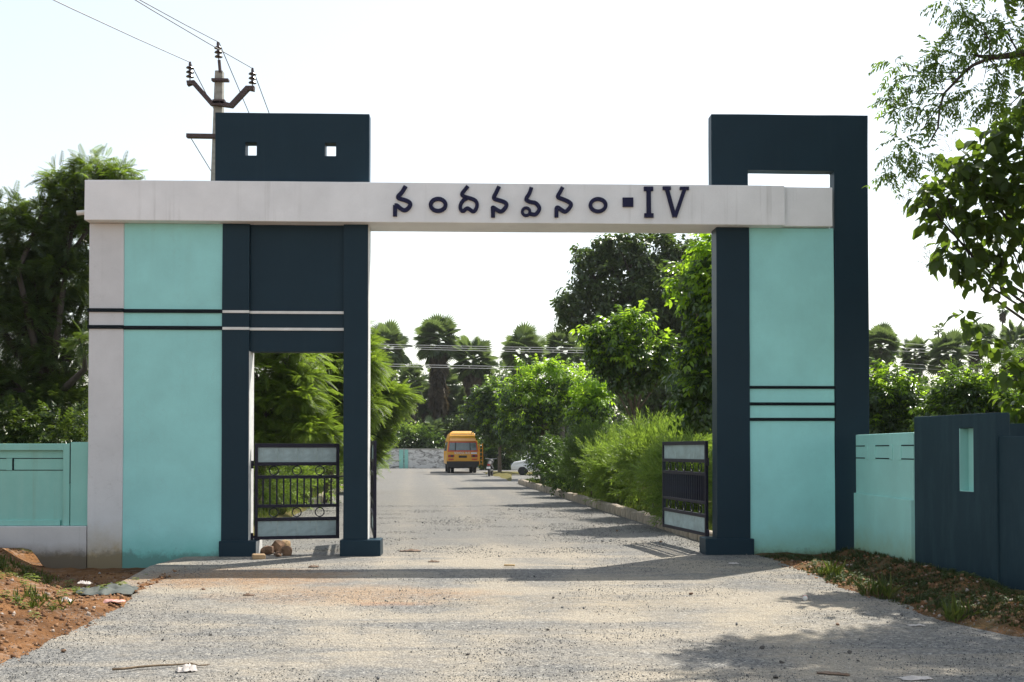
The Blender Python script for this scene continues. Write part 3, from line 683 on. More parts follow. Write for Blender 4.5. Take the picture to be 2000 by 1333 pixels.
def bar_(name, p, q, h=.07, parent=pole):
    a, b = Vector(p), Vector(q); d = (b - a); u = Vector((-d.z, 0, d.x)).normalized() * h / 2; w = Vector((0, .06, 0)); 
    return MB().poly([a-u-w, b-u-w, b+u-w, a+u-w, a-u+w, b-u+w, b+u+w, a+u+w], [(0,1,2,3),(7,6,5,4),(0,4,5,1),(1,5,6,2),(2,6,7,3),(3,7,4,0)]).build(name, M['rust'], parent, bevel=.006)
for seg in ([(366,164),(378,162),(414,203),(430,203)], [(430,203),(452,207),(484,173),(497,174)]):
    mb = MB(); h = .105
    P = [Vector(pl(*s)) for s in seg]; vs = []
    for i, p in enumerate(P):
        a = P[max(i-1, 0)]; b = P[min(i+1, 3)]; tt = (b - a).normalized(); nn = Vector((-tt.z, 0, tt.x)) * h / 2
        for s in (1, -1):
            for yy in (-.06, .06): vs.append((p.x + nn.x*s, p.y + yy, p.z + nn.z*s))
    fs = []
    for i in range(3): a, b = 4*i, 4*i+4; fs += [(a,a+2,b+2,b),(a+1,b+1,b+3,a+3),(a,b,b+1,a+1),(a+2,a+3,b+3,b+2)]
    fs += [(0,1,3,2),(12,14,15,13)]; mb.poly(vs, fs).build('arm', M['rust'], pole, bevel=.006)
bar_('arm', pl(365, 266), pl(425, 267), .085); bar_('clamp', pl(414, 157), pl(447, 157.5), .055); bar_('clamp', pl(416, 200), pl(440, 200), .09)
MB().tube([pl(430, 141), pl(428, 118)], .035, 8).build('top_pin', M['rust'], pole)
ins = {'l': (371, 160), 'm': (427.5, 121), 'r': (493, 172)}
for k, (x, y) in ins.items(): p = pl(x, y); insulator(pole, *p, tilt=-.06 if k == 'm' else 0)
def wire(name, pts, r, m, label, cat='wire', group='overhead power wires', sag=0.0, n=14):
    mb = MB(); P = [Vector(p) for p in pts]; path = []
    for a, b in zip(P[:-1], P[1:]):
        for i in range(n + 1):
            t = i / n; q = a.lerp(b, t); q.z -= sag * 4 * t * (1 - t)
            if not path or (q - path[-1]).length > 1e-4: path.append(q)
    mb.tube(path, r, 5, cap=False); return tag(mb.build(name, m, None), label, cat, group)
tips = {k: at(x, y, PY - .12) + Vector((0, 0, .42)) for k, (x, y) in ins.items()}
for k, (dx, dz, lab) in {'l': (-.325, -.075, 'thin power wire on the left insulator of the tall pole'), 'm': (-.125, -.175, 'thin power wire on the topmost insulator of the tall pole'), 'r': (-.275, -.05, 'thin power wire on the right insulator of the tall pole')}.items():
    a = tips[k]; wire('power_wire', [a + Vector((-dx * -24, -24, dz * 24 * .9 + (1.2))), a, a + Vector((-.1 * 62, 62, -.6))], .010, M['wire'], lab, sag=.5)
aa = at(368, 262, PY - .12); wire('power_wire', [aa, aa + Vector((-.1 * 62, 62, -1.2))], .010, M['wire'], 'thin power wire on the short lower arm of the tall pole', sag=.4)
FP = {}
for k, (px, lab) in enumerate(((640, 'distant concrete power pole hidden behind the slim middle pillar'), (1560, 'distant concrete power pole behind the right aqua panel'), (2080, 'distant concrete power pole beyond the right trees'))):
    b = at(px, 915, 94); b.z = 0; t, d = pole_thing(tuple(b), (b.x, b.y, 12.0), lab); FP[px] = b
    for z in (11.4, 9.6): box('arm', M['rust'], t, -.8, .8, -.05, .05, z - .05, z + .05)
for za, zb, zc, w, lab in ((11.45, 10.85, 11.2, .8, 'uppermost distant wire'), (11.30, 10.6, 10.85, -.2, 'second distant wire from the top'), (11.15, 10.35, 10.6, -.8, 'third distant wire from the top'), (9.65, 9.05, 9.35, .8, 'fourth distant wire from the top'), (9.50, 8.8, 9.1, -.8, 'lowest distant wire')):
    A0, B0, C0 = FP[640], FP[1560], FP[2080]
    wire('power_wire', [(A0.x + w, A0.y - .1, za), (B0.x + w, B0.y - .1, zb)], .024, M['wire_far'], lab + ' crossing the palms inside the arch', group='distant wires strung in front of the palms', sag=.15)
    wire('power_wire', [(B0.x + w, B0.y - .1, zc + .9), (C0.x + w, C0.y - .1, zc - .6)], .024, M['wire_far'], lab + ' crossing the palms right of the gateway', group='distant wires strung in front of the palms', sag=.15)

# ------------------------------------------------------------------ vehicles
def text_mesh(s, size, depth):
    cu = bpy.data.curves.new('text', 'FONT'); cu.body = s; cu.size = size; cu.extrude = depth; cu.align_x = 'CENTER'; cu.align_y = 'CENTER'
    o = bpy.data.objects.new('text', cu); COL.objects.link(o); dg = bpy.context.evaluated_depsgraph_get()
    me = bpy.data.meshes.new_from_object(o.evaluated_get(dg)); bpy.data.objects.remove(o); me.materials.clear(); return me
def wheel(parent, x, y, r, w, name='wheel'):
    t = MB().lathe([(r * .62, -w/2), (r * .93, -w/2), (r, -w*.3), (r, w*.3), (r * .93, w/2), (r * .62, w/2)], 24, (0, 0, 0), 'x').build(name, M['black'], parent, (x, y, r), smooth=False)
    MB().lathe([(.02, -w*.42), (r * .3, -w*.42), (r * .6, -w*.3), (r * .6, w*.3), (r * .3, w*.42), (.02, w*.42)], 18, (0, 0, 0), 'x').build('rim', M['steel'], t)
    return t
bus = empty('school_bus', (-3.42, 71.2, 0), R(5.5), 'yellow school bus parked at the far end of the road seen from behind', 'bus')
prof = [(0.0, .62), (-.02, 1.0), (0, 1.50), (.10, 2.18), (.28, 2.62), (.50, 2.84), (.95, 2.95), (5.6, 2.95), (6.1, 2.80), (6.35, 2.2), (6.55, 1.55), (6.7, 1.2), (6.7, .62)]
def hw(z): return float(np.interp(z, [.5, 1.1, 1.5, 2.2, 2.62, 2.84, 2.95], [1.10, 1.14, 1.13, 1.04, .96, .86, .66]))
vs = []; 
for (y, z) in prof: vs += [(-hw(z), y, z), (hw(z), y, z)]
n = len(prof); fs = [(2*i, 2*i+1, 2*((i+1) % n)+1, 2*((i+1) % n)) for i in range(n)] + [tuple(2*i for i in range(n)), tuple(2*i+1 for i in range(n))[::-1]]
MB().poly(vs, fs).build('body', M['yellow'], bus, bevel=.05)
def rear(u0, u1, z0, z1, name, m, out=.02, parent=bus, th=.02):
    """panel on the rear of the bus, u = fraction of the half width"""
    def yy(z): return float(np.interp(z, [.62, 1.0, 1.5, 2.18, 2.62, 2.84], [0, -.02, 0, .10, .28, .50]))
    vs = []
    for o_ in (out, out - th):
        for z in (z0, z1):
            for u in (u0, u1): vs.append((u * hw(z), yy(z) - o_, z))
    return MB().poly(vs, [(0,1,3,2),(4,6,7,5),(0,4,5,1),(2,3,7,6),(0,2,6,4),(1,5,7,3)]).build(name, m, parent, bevel=.006)
wf = rear(-.94, .94, 1.50, 2.22, 'rear_window', M['red'], .025)
rear(-.86, -.50, 1.60, 2.13, 'pane', M['glass'], .045, wf); rear(-.44, .44, 1.60, 2.13, 'pane', M['glass'], .045, wf); rear(.50, .86, 1.60, 2.13, 'pane', M['glass'], .045, wf)
rear(-.50, -.44, 1.58, 2.15, 'mullion', M['black'], .052, wf); rear(.44, .50, 1.58, 2.15, 'mullion', M['black'], .052, wf)
rear(-.88, .88, 2.26, 2.76, 'roof_panel', M['dome'], .03)
rear(-1.0, 1.0, .46 + .16, .84, 'bumper', M['black'], .10, th=.12)
MB().box(-1.05, 1.05, -.06, .3, .42, .64).build('under_guard', M['black'], bus, bevel=.01)
for s in (-1, 1):
    tl = rear(.52 * s if s > 0 else -.90, .90 if s > 0 else -.52, 1.12, 1.30, 'tail_light', M['lamp_red'], .03); rear(*((.60, .74) if s > 0 else (-.74, -.60)), 1.14, 1.28, 'lens', M['black'], .045, tl)
    rear(*((.56, .88) if s > 0 else (-.88, -.56)), .92, 1.03, 'reflector', M['red'], .03)
rear(-.25, .25, 1.08, 1.24, 'number_plate', M['black'], .03)
tm = text_mesh('SCHOOL BUS', .21, .006); o = link('lettering', tm, M['blue_print'], bus, (-.05, -.035, 1.41)); o.rotation_euler = (R(90), 0, 0); o.scale = (.85, 1, 1)
rear(.50, .86, 1.36, 1.45, 'notice', M['blue_print'], .025)
for s in (-1, 1):
    for k in range(5):
        y0 = .6 + k * 1.05; zl, zh = 1.55, 2.18
        MB().poly([(s*(hw(zl)+.012), y0, zl), (s*(hw(zl)+.012), y0+.9, zl), (s*(hw(zh)+.012), y0+.9, zh), (s*(hw(zh)+.012), y0, zh), (s*(hw(zl)-.03), y0, zl), (s*(hw(zl)-.03), y0+.9, zl), (s*(hw(zh)-.03), y0+.9, zh), (s*(hw(zh)-.03), y0, zh)], [(0,1,2,3),(7,6,5,4),(0,4,5,1),(2,6,7,3),(0,3,7,4),(1,5,6,2)]).build('side_window', M['glass'], bus)
    wheel(bus, s * .92, 1.7, .42, .22); wheel(bus, s * .66, 1.7, .42, .22); wheel(bus, s * .92, 5.4, .42, .24)
MB().box(-.9, .9, 1.62, 1.78, .34, .50).box(-.9, .9, 5.34, 5.46, .36, .46).build('axle', M['black'], bus)
lad = MB()
for x in (1.19, 1.42): lad.tube([(x, .35, .55), (x - .02, .35, 2.1)], .022, 6)
for k in range(6): lad.tube([(1.19, .35, .65 + k * .27), (1.42, .35, .65 + k * .27)], .018, 6)
lad.build('ladder', M['yellow'], bus)
MB().tube([(-1.1, .5, 2.2), (-1.28, .45, 2.25)], .02, 6).box(-1.34, -1.22, .40, .46, 2.12, 2.36).build('mirror', M['black'], bus)
# motorbike, seen from behind
mk = empty('motorbike', (-1.42, 62.6, 0), R(-6), 'dark motorbike parked at the kerb to the right of the yellow bus', 'motorbike')
wheel(mk, 0, .28, .30, .12); wheel(mk, 0, 1.58, .30, .10)
MB().tube([(0, .05, .70), (0, .5, .82), (0, .95, .80)], [.10, .14, .12], 10).build('seat', M['black'], mk)
MB().tube([(0, .95, .84), (0, 1.15, .90), (0, 1.35, .84)], [.12, .17, .10], 10).build('fuel_tank', M['black'], mk, smooth=True)
MB().tube([(0, .6, .55), (0, .95, .45), (0, 1.2, .55)], [.14, .2, .12], 10).build('engine', M['black'], mk)
MB().tube([(-.36, 1.2, 1.10), (-.15, 1.34, 1.06), (.15, 1.34, 1.06), (.36, 1.2, 1.10)], .018, 8).build('handlebar', M['steel'], mk)
MB().tube([(0, 1.36, 1.02), (0, 1.58, .30)], .05, 8).build('fork', M['steel'], mk)
MB().tube([(0, -.08, .52), (0, .05, .66), (0, .28, .70)], [.07, .08, .06], 8).build('mudguard', M['black'], mk)
MB().box(-.09, .09, -.12, -.05, .66, .76).build('tail_light', M['lamp_red'], mk, bevel=.01); MB().box(-.12, .12, -.14, -.12, .48, .60).build('number_plate', M['plate_white'], mk)
for s in (-1, 1): MB().tube([(s*.30, 1.28, 1.1), (s*.36, 1.24, 1.28)], .012, 6).box(s*.40-.07, s*.40+.07, 1.22, 1.25, 1.26, 1.36).build('mirror', M['black'], mk)
MB().tube([(.14, .75, .38), (.16, .05, .40)], [.03, .05], 8).build('exhaust', M['steel'], mk); MB().tube([(-.1, .9, .3), (-.28, .85, .01)], .015, 6).build('side_stand', M['steel'], mk)
# white car, half hidden by the shrubs
car = empty('white_car', (2.02, 66.5, 0), R(86), 'white car half hidden behind the shrubs beside the motorbike', 'car')
cp = [(-2.0, .32), (-2.08, .62), (-2.0, .92), (-1.75, 1.02), (-1.25, 1.42), (-.3, 1.50), (.45, 1.42), (1.15, .98), (1.85, .86), (2.05, .6), (2.02, .32)]
def cwid(z): return float(np.interp(z, [.3, .6, .95, 1.5], [.80, .86, .82, .56]))
vs = []
for (y, z) in cp: vs += [(-cwid(z), y, z), (cwid(z), y, z)]
n = len(cp); MB().poly(vs, [(2*i, 2*i+1, 2*((i+1) % n)+1, 2*((i+1) % n)) for i in range(n)] + [tuple(2*i for i in range(n)), tuple(2*i+1 for i in range(n))[::-1]]).build('body', M['white_car'], car, bevel=.06)
for s in (-1, 1):
    MB().poly([(s*(cwid(1.03)+.012), -1.3, 1.02), (s*(cwid(1.03)+.012), .95, 1.02), (s*(cwid(1.4)+.014), .35, 1.38), (s*(cwid(1.4)+.014), -.95, 1.38), (s*(cwid(1.03)-.03), -1.3, 1.02), (s*(cwid(1.03)-.03), .95, 1.02), (s*(cwid(1.4)-.03), .35, 1.38), (s*(cwid(1.4)-.03), -.95, 1.38)], [(0,1,2,3),(7,6,5,4),(0,4,5,1),(1,5,6,2),(2,6,7,3),(3,7,4,0)]).build('side_window', M['glass'], car)
    for y in (-1.3, 1.3): wheel(car, s * .74, y, .29, .18)
    MB().box(s*.66-.14, s*.66+.14, -2.09, -1.98, .72, .88).build('tail_light', M['lamp_red'], car, bevel=.02); MB().box(s*.62-.16, s*.62+.16, 1.92, 2.05, .62, .76).build('headlight', M['glass'], car, bevel=.02)
for nm, a, b in (('rear_window', (-1.70, 1.06), (-1.30, 1.40)), ('windscreen', (.55, 1.37), (1.10, 1.03))):
    wa, wb = cwid(a[1]) - .08, cwid(b[1]) - .06; o_ = .02 if nm == 'windscreen' else -.02
    MB().poly([(-wa, a[0]+o_, a[1]+.02), (wa, a[0]+o_, a[1]+.02), (wb, b[0]+o_, b[1]+.02), (-wb, b[0]+o_, b[1]+.02), (-wa, a[0], a[1]-.03), (wa, a[0], a[1]-.03), (wb, b[0], b[1]-.03), (-wb, b[0], b[1]-.03)], [(0,1,2,3),(7,6,5,4),(0,4,5,1),(1,5,6,2),(2,6,7,3),(3,7,4,0)]).build(nm, M['glass'], car)
MB().box(-.8, .8, -2.12, -2.0, .34, .52).build('bumper', M['black'], car, bevel=.03)

# ------------------------------------------------------------------ foliage
def norm(a): return a / np.maximum(np.linalg.norm(a, axis=-1, keepdims=True), 1e-9)
def frames(d, up=None, roll=.5):
    """rotation matrices whose x axis is d; z axis near up with random roll"""
    n = len(d); d = norm(d); up = np.tile([0, 0, 1.0], (n, 1)) if up is None else up
    up = up + roll * rng.normal(size=(n, 3)); y = norm(np.cross(up, d)); z = np.cross(d, y)
    return np.stack([d, y, z], -1)
def rdir(n): return norm(rng.normal(size=(n, 3)))
class Tpl:
    def __init__(s): s.V = []; s.F = []
    def diamond(s, p, d, L, W, up=(0, 0, 1), droop=0., fold=.15):
        p, d, up = np.array(p, float), np.array(d, float), np.array(up, float); d = d / np.linalg.norm(d)
        y = np.cross(up, d); y = y / max(np.linalg.norm(y), 1e-6); z = np.cross(d, y); n = len(s.V)
        s.V += [p, p + d * L * .42 + y * W / 2 + z * W * fold, p + d * L - z * droop * L, p + d * L * .42 - y * W / 2 + z * W * fold]
        s.F += [(n, n + 3, n + 2), (n, n + 2, n + 1)]; return s
    def leaf6(s, p, d, L, W, up=(0, 0, 1), droop=.2, fold=.12):
        p, d, up = np.array(p, float), np.array(d, float), np.array(up, float); d = d / np.linalg.norm(d)
        y = np.cross(up, d); y = y / max(np.linalg.norm(y), 1e-6); z = np.cross(d, y); n = len(s.V)
        q = lambda t: p + d * L * t - z * droop * L * t * t
        s.V += [q(0), q(.28) + y*W*.42 + z*W*fold, q(.28) - y*W*.42 + z*W*fold, q(.62) + y*W*.44 + z*W*fold, q(.62) - y*W*.44 + z*W*fold, q(1), q(.45)]
        s.F += [(n, n+2, n+6), (n, n+6, n+1), (n+1, n+6, n+3), (n+2, n+4, n+6), (n+3, n+6, n+5), (n+6, n+4, n+5)]; return s
    def get(s): return np.array(s.V), np.array(s.F)
def t_pinnate(pairs=12, L=.45, pl=.12, pw=.028, droop=.25):
    t = Tpl()
    for i in range(pairs):
        u = .15 + .85 * i / (pairs - 1); x = L * u; z = -droop * L * u * u + .05 * L * u; s = math.sin(math.pi * (.18 + .75 * u)) 
        for sg in (-1, 1): t.diamond((x, 0, z), (.45, sg, -.18), pl * (.45 + .6 * s), pw, droop=.15)
    t.diamond((0, 0, 0), (1, 0, -droop * .6), L, .012); return t.get()
def t_sprig(n=7, L=.34, ll=.13, lw=.06, droop=.45, broad=False):
    t = Tpl()
    for i in range(n // 2):
        u = .25 + .65 * i / max(1, n // 2 - 1); x = L * u
        for sg in (-1, 1): (t.leaf6 if broad else t.diamond)((x, 0, -.15 * L * u * u), (.55, sg * .85, -droop), ll * random.uniform(.8, 1.1), lw, droop=.2)
    (t.leaf6 if broad else t.diamond)((L * .92, 0, -.15 * L), (1, 0, -droop), ll * 1.1, lw * 1.1, droop=.2); return t.get()
def t_whorl(n=12, L=.42, ll=.15, lw=.019):
    t = Tpl()
    for i in range(n):
        u = .15 + .85 * i / (n - 1); a = i * 2.4; k = .9 - .5 * u
        t.diamond((L * u, 0, 0), (.75 + .5 * u, math.cos(a) * k, math.sin(a) * k), ll * random.uniform(.8, 1.1), lw, up=(math.sin(a * 1.3), .3, math.cos(a)), droop=.12)
    return t.get()
def t_cluster(n=7, ll=.24, lw=.12, droop=.5):
    t = Tpl()
    for i in range(n):
        a = i * 2.4 + random.uniform(-.3, .3); r = random.uniform(.02, .14)
        t.leaf6((random.uniform(0, .2), math.cos(a) * r, math.sin(a) * r * .5), (random.uniform(.2, .9), math.cos(a), -droop + .4 * math.sin(a)), ll * random.uniform(.7, 1.1), lw * random.uniform(.8, 1.1), droop=.3)
    return t.get()
TP = dict(pinnate_short=t_pinnate(9, .30, .085, .021, .25), pinnate=t_pinnate(), pinnate_fine=t_pinnate(15, .46, .105, .016, .30), sprig=t_sprig(), sprig_b=t_sprig(7, .38, .16, .075, .55, True), whorl=t_whorl(), cluster=t_cluster(), small=t_sprig(9, .26, .085, .042, .3))
def blob(px, py, r, Y, dy=0.0, flat=1.0): c = at(px, py, Y + dy); rr = r * Y / 2000; return (c.x, c.y, c.z, rr, rr * flat)
def crown_points(blobs, n, clump=.36, ncl=14, fill=.28, inner=.25, shoots=.16, layer=1.0, upw=-.1):
    """positions and outward directions of n leaf clusters, in lumps on the shells of the blobs"""
    B = np.array([b[:4] for b in blobs]); w = B[:, 3] ** 2; cnt = np.maximum(4, (n * w / w.sum()).astype(int)); Ps, Ds = [], []
    for (x, y, z, r), k in zip(B, cnt):
        nc = max(5, int(ncl)); cd = rdir(nc); cd[:, 2] = cd[:, 2] * .85 + .12; cc = cd * r * rng.uniform(.55, .92, (nc, 1)); cr = r * clump * rng.uniform(.4, 1.4, nc); st = rng.uniform(.78, 1.25, 3)
        kc = int(k * (1 - fill)); i = rng.integers(0, nc, kc); d = rdir(kc); p = cc[i] + d * (1, 1, layer) * (cr[i] * rng.random(kc) ** .45)[:, None]
        kf = k - kc; df = rdir(kf); pf = df * (r * (inner + (1 - inner) * rng.random(kf) ** .6))[:, None] * .93
        ns = max(4, nc // 2); sd = rdir(ns); sd[:, 2] = np.abs(sd[:, 2]) * .9 + upw; sd = norm(sd); sl = rng.uniform(1.0, 1.55, ns); ks = int(kc * shoots)
        if ks: j = rng.integers(0, ns, ks); tt = .6 + (sl[j] - .6) * rng.random(ks); p[:ks] = sd[j] * (tt * r)[:, None] + rng.normal(size=(ks, 3)) * r * .07 - np.array([0, 0, 1]) * (r * .12 * tt ** 2)[:, None]; d[:ks] = sd[j] + .6 * rng.normal(size=(ks, 3))
        p = np.concatenate([p, pf]); dd = norm(p) * .8 + np.concatenate([d * .6, df * .3])
        Ps.append(p * st + (x, y, z)); Ds.append(dd)
    return np.concatenate(Ps), np.concatenate(Ds)
def leaves(name, m, parent, P, D, tpl, s0, s1, droop=.25, roll=.5, jit=.5):
    V, F = TP[tpl] if isinstance(tpl, str) else tpl; n = len(P)
    d = norm(D) + jit * rng.normal(size=(n, 3)) * .6 + np.array([0, 0, -droop])
    keep = P[:, 2] > .03; P, d = P[keep], d[keep]; n = len(P)
    Vv, Ff = scatter(V, F, P, frames(d, roll=roll), rng.uniform(s0, s1, n)); o_par = np.array(parent.location) if parent else 0
    return link(name, fast_mesh(name, Vv - o_par, Ff), m, parent)
def limbs(parent, base, fork, blobs, r0, m, sub=3, name='trunk', lean=.15):
    mb = MB(); o_ = Vector(parent.location); base = Vector(base); fork = Vector(fork)
    mid = base.lerp(fork, .5) + Vector((random.uniform(-1, 1), random.uniform(-1, 1), 0)) * r0 * .8
    mb.tube([base - o_ + Vector((0, 0, -.2)), base - o_ + Vector((0, 0, .15)), mid - o_, fork - o_], [r0 * 1.35, r0 * 1.1, r0 * .9, r0 * .75], 9)
    for b in blobs:
        c = Vector(b[:3]); st = fork.lerp(mid, random.uniform(0, .35)); q = st.lerp(c, .5) + Vector((random.uniform(-1, 1), random.uniform(-1, 1), random.uniform(-.2, .6))) * (c - st).length * .14
        mb.tube([st - o_, st.lerp(q, .5) - o_ + Vector((0, 0, .02)), q - o_, c - o_], [r0 * .5, r0 * .38, r0 * .28, r0 * .12], 6)
        for k in range(sub):
            e = c + Vector((random.gauss(0, 1), random.gauss(0, 1), random.gauss(.2, .7))).normalized() * b[3] * random.uniform(.6, .95); s_ = q.lerp(c, random.uniform(.2, .9))
            mb.tube([s_ - o_, s_.lerp(e, .5) - o_ + Vector((0, 0, .06 * b[3])), e - o_], [r0 * .16, r0 * .10, r0 * .04], 5)
    return mb.build(name, m, parent, smooth=True)
def tree(name, label, blobs, n, tpl, lm, bark, r0, base, fork, s=(.8, 1.2), droop=.25, group=None, young=None, cat='tree', fill=.28, clump=.36, ncl=14, roll=.5, jit=.5, trunk='trunk', crown='crown', sub=3, shoots=.16, layer=1.0, upw=-.1):
    t = empty(name, tuple(base), 0, label, cat, group)
    limbs(t, base, fork, blobs, r0, bark, name=trunk, sub=sub)
    P, D = crown_points(blobs, n, fill=fill, clump=clump, ncl=ncl, shoots=shoots, layer=layer, upw=upw)
    if layer < 1: D = D * (1, 1, .55)
    if young:
        frac, zlo, ym = young; top = (P[:, 2] - zlo[0]) / max(zlo[1] - zlo[0], .01); yy = rng.random(len(P)) < np.clip(frac * (.12 + top), 0, .95) * (D[:, 2] > -.25)
        leaves('young_and_sunlit_leaves', ym, t, P[yy], D[yy], tpl, s[0] * .9, s[1], droop + .15, roll, jit); P, D = P[~yy], D[~yy]
    leaves(crown, lm, t, P, D, tpl, s[0], s[1], droop, roll, jit); return t
def G(x, Y): v = at(x, 880, Y); return Vector((v.x, Y, 0.0))
BL = lambda Y, L: [blob(b[0], b[1], b[2], Y, *(b[3:])) for b in L]

# the dark feathery tree left of the gateway
tree('feathery_tree', 'tall dark feathery tree leaning over the left compound wall, its crown above the beam end',
     BL(18.6, [(185,345,52),(150,385,45),(235,352,38),(110,350,24),(70,470,62),(140,460,58),(30,545,66),(115,545,66),(150,620,55,.6),(45,640,75),(125,710,52),(165,668,18,-1.6),(35,760,75),(120,790,58),(-50,600,90),(-60,460,60),(60,840,55),(140,850,40,1),(-40,780,80),(20,420,40),(190,430,45,1.6),(200,560,50,1.8),(210,680,50,2.2)]),
     17000, 'pinnate_short', M['lf_darkpin'], M['dark_bark'], .17, G(70, 18.6), at(95, 760, 18.6), (.6, 1.0), .15, young=(.8, (5.9, 7.0), M['lf_pinnate']), roll=.35, jit=.8, clump=.5, fill=.2, layer=.5, shoots=.22)  # brighter top leaves over darker ones paint in the sunlit crown top
tree('shrub', 'dark bushy undergrowth behind the left compound wall', BL(17.6, [(30,850,60),(110,860,55),(-40,850,70),(160,870,40),(70,900,70)]), 1700, 'small', M['lf_darkpin'], M['dark_bark'], .05, G(60, 17.6), at(60, 950, 17.6), (.8, 1.2), .3, cat='shrub', trunk='stem', crown='foliage')
# feathery trees behind the small door, along the left kerb
FG = 'feathery roadside trees on the left'
tree('feathery_tree', 'bright feathery tree filling the left half of the small doorway', BL(25, [(500,725,66),(565,690,62),(520,800,60),(440,770,66),(580,770,58),(545,640,60),(470,640,60),(600,840,46),(500,860,50)]), 6500, 'pinnate_fine', M['lf_pinnate'], M['bark'], .13, G(500, 25.5), at(520, 830, 25.5), (.75, 1.15), .12, FG, roll=.22, clump=.6, jit=.5, ncl=9, fill=.10, layer=.30, shoots=.3)
tree('feathery_tree', 'bright feathery tree seen on the right side of the small doorway', BL(31, [(640,720,56),(670,660,50),(620,790,56),(680,790,56),(700,720,50),(610,650,50),(650,850,40)]), 5500, 'pinnate_fine', M['lf_pinnate'], M['bark'], .13, G(640, 31.5), at(645, 830, 31.5), (.85, 1.3), .12, FG, roll=.22, clump=.6, jit=.5, ncl=9, fill=.10, layer=.30, shoots=.3)
tree('feathery_tree', 'feathery tree reaching its fronds out over the road right of the slim middle pillar', BL(39, [(730,760,20),(748,785,24),(716,815,30),(780,772,12),(722,850,24),(708,735,18),(764,808,14),(695,865,34),(712,885,16)]), 3000, 'pinnate_fine', M['lf_pinnate'], M['bark'], .13, G(715, 39.5), at(725, 840, 39.5), (1.0, 1.8), .06, FG, roll=.22, clump=.6, jit=.5, ncl=9, fill=.08, layer=.30, shoots=.25)
SG = 'leafy shrubs along the left kerb'
for (px, Y, h, lab) in ((505, 24.5, 1.5, 'leafy shrub behind the hinge side of the small gate leaf'), (555, 27, 1.6, 'leafy shrub behind the middle of the small gate leaf'), (610, 31, 1.7, 'leafy shrub behind the latch side of the small gate leaf'), (655, 38, 1.9, 'leafy shrub between the small gate leaf and the slim pillar'), (722, 55, 2.0, 'leafy shrub at the left kerb just right of the edge-on gate leaf')):
    b = G(px, Y); tree('shrub', lab, [(b.x-.5, b.y, h*.45, h*.5), (b.x+.3, b.y+.3, h*.55, h*.5), (b.x-.2, b.y+.8, h*.7, h*.45), (b.x-1.1, b.y+.5, h*.6, h*.5)], 620, 'whorl', M['lf_oleander'], M['bark'], .03, b, b + Vector((0, 0, h * .3)), (.8, 1.2), -.2, SG, cat='shrub', trunk='stem', crown='foliage')
# young broadleaf trees on the right of the road
RG = 'young roadside trees on the right'
def rtree(label, Y, L, n, base_px, fork_py, r0=.07, s=(.8, 1.25), yf=.75, tpl='sprig_b', lm='lf_broad'):
    bl = BL(Y, L); zs = [b[2] for b in bl]
    return tree('young_tree', label, bl, n, tpl, M[lm], M['bark'], r0, G(base_px, Y), at(base_px + 2, fork_py, Y), s, .4, RG, young=(yf, (min(zs), max(zs)), M['lf_lime']), roll=.35, clump=.42, ncl=8, fill=.10, shoots=.38, upw=.35)
rtree('slender young tree with lime green top and bare thin trunk rising from the roadside shrubs', 32, [(1215,650,30),(1243,632,20),(1180,668,26),(1272,692,30),(1305,705,20),(1190,702,28),(1228,712,38),(1272,725,24),(1222,738,22),(1160,650,14)], 1500, 1237, 800, .075, yf=.6)
rtree('rounded lime topped tree left of the slender roadside tree', 45, [(1050,730,30),(1098,738,26),(1008,768,28),(1070,790,42),(1015,825,36),(1100,800,32),(1055,850,34),(1035,775,34),(1120,760,14)], 1900, 1060, 850, .11)
rtree('small lime green tree between the slender tree and the rounded one', 39, [(1148,762,28),(1165,785,26),(1140,800,26),(1158,825,30)], 800, 1152, 840, .06, yf=1.3)
rtree('leafy tree overhanging the parked motorbike and the right side of the bus', 70, [(962,772,28),(940,798,24),(985,785,30),(968,835,26),(1000,835,32),(960,810,28),(1010,860,18)], 2000, 976, 850, .13, s=(1.2, 1.9), yf=.35)
rtree('tall lime green tree half hidden behind the right pillar', 22.5, [(1372,520,24),(1345,555,24),(1395,490,26),(1390,610,38),(1370,570,26),(1385,690,44),(1350,735,30),(1362,790,42),(1430,600,70),(1440,700,70),(1440,500,50),(1420,780,60)], 2700, 1430, 800, .10, s=(.75, 1.1), yf=.8)
# big dark tree behind them
tree('big_tree', 'very large dark spreading tree beyond the road, behind the slender young tree',
     BL(60, [(1150,525,38),(1215,495,40),(1270,500,50),(1330,510,45),(1360,545,50),(1118,590,34),(1195,580,66),(1280,590,76),(1350,620,70),(1110,625,26),(1170,640,40),(1240,670,60),(1310,690,60),(1180,490,26),(1395,560,60),(1430,640,80),(1260,760,66),(1340,770,70),(1440,540,60),(1190,720,50)]),
     8500, 'cluster', M['lf_dark'], M['dark_bark'], .42, G(1300, 60), at(1295, 740, 60), (1.0, 1.6), .35, clump=.30, ncl=20)
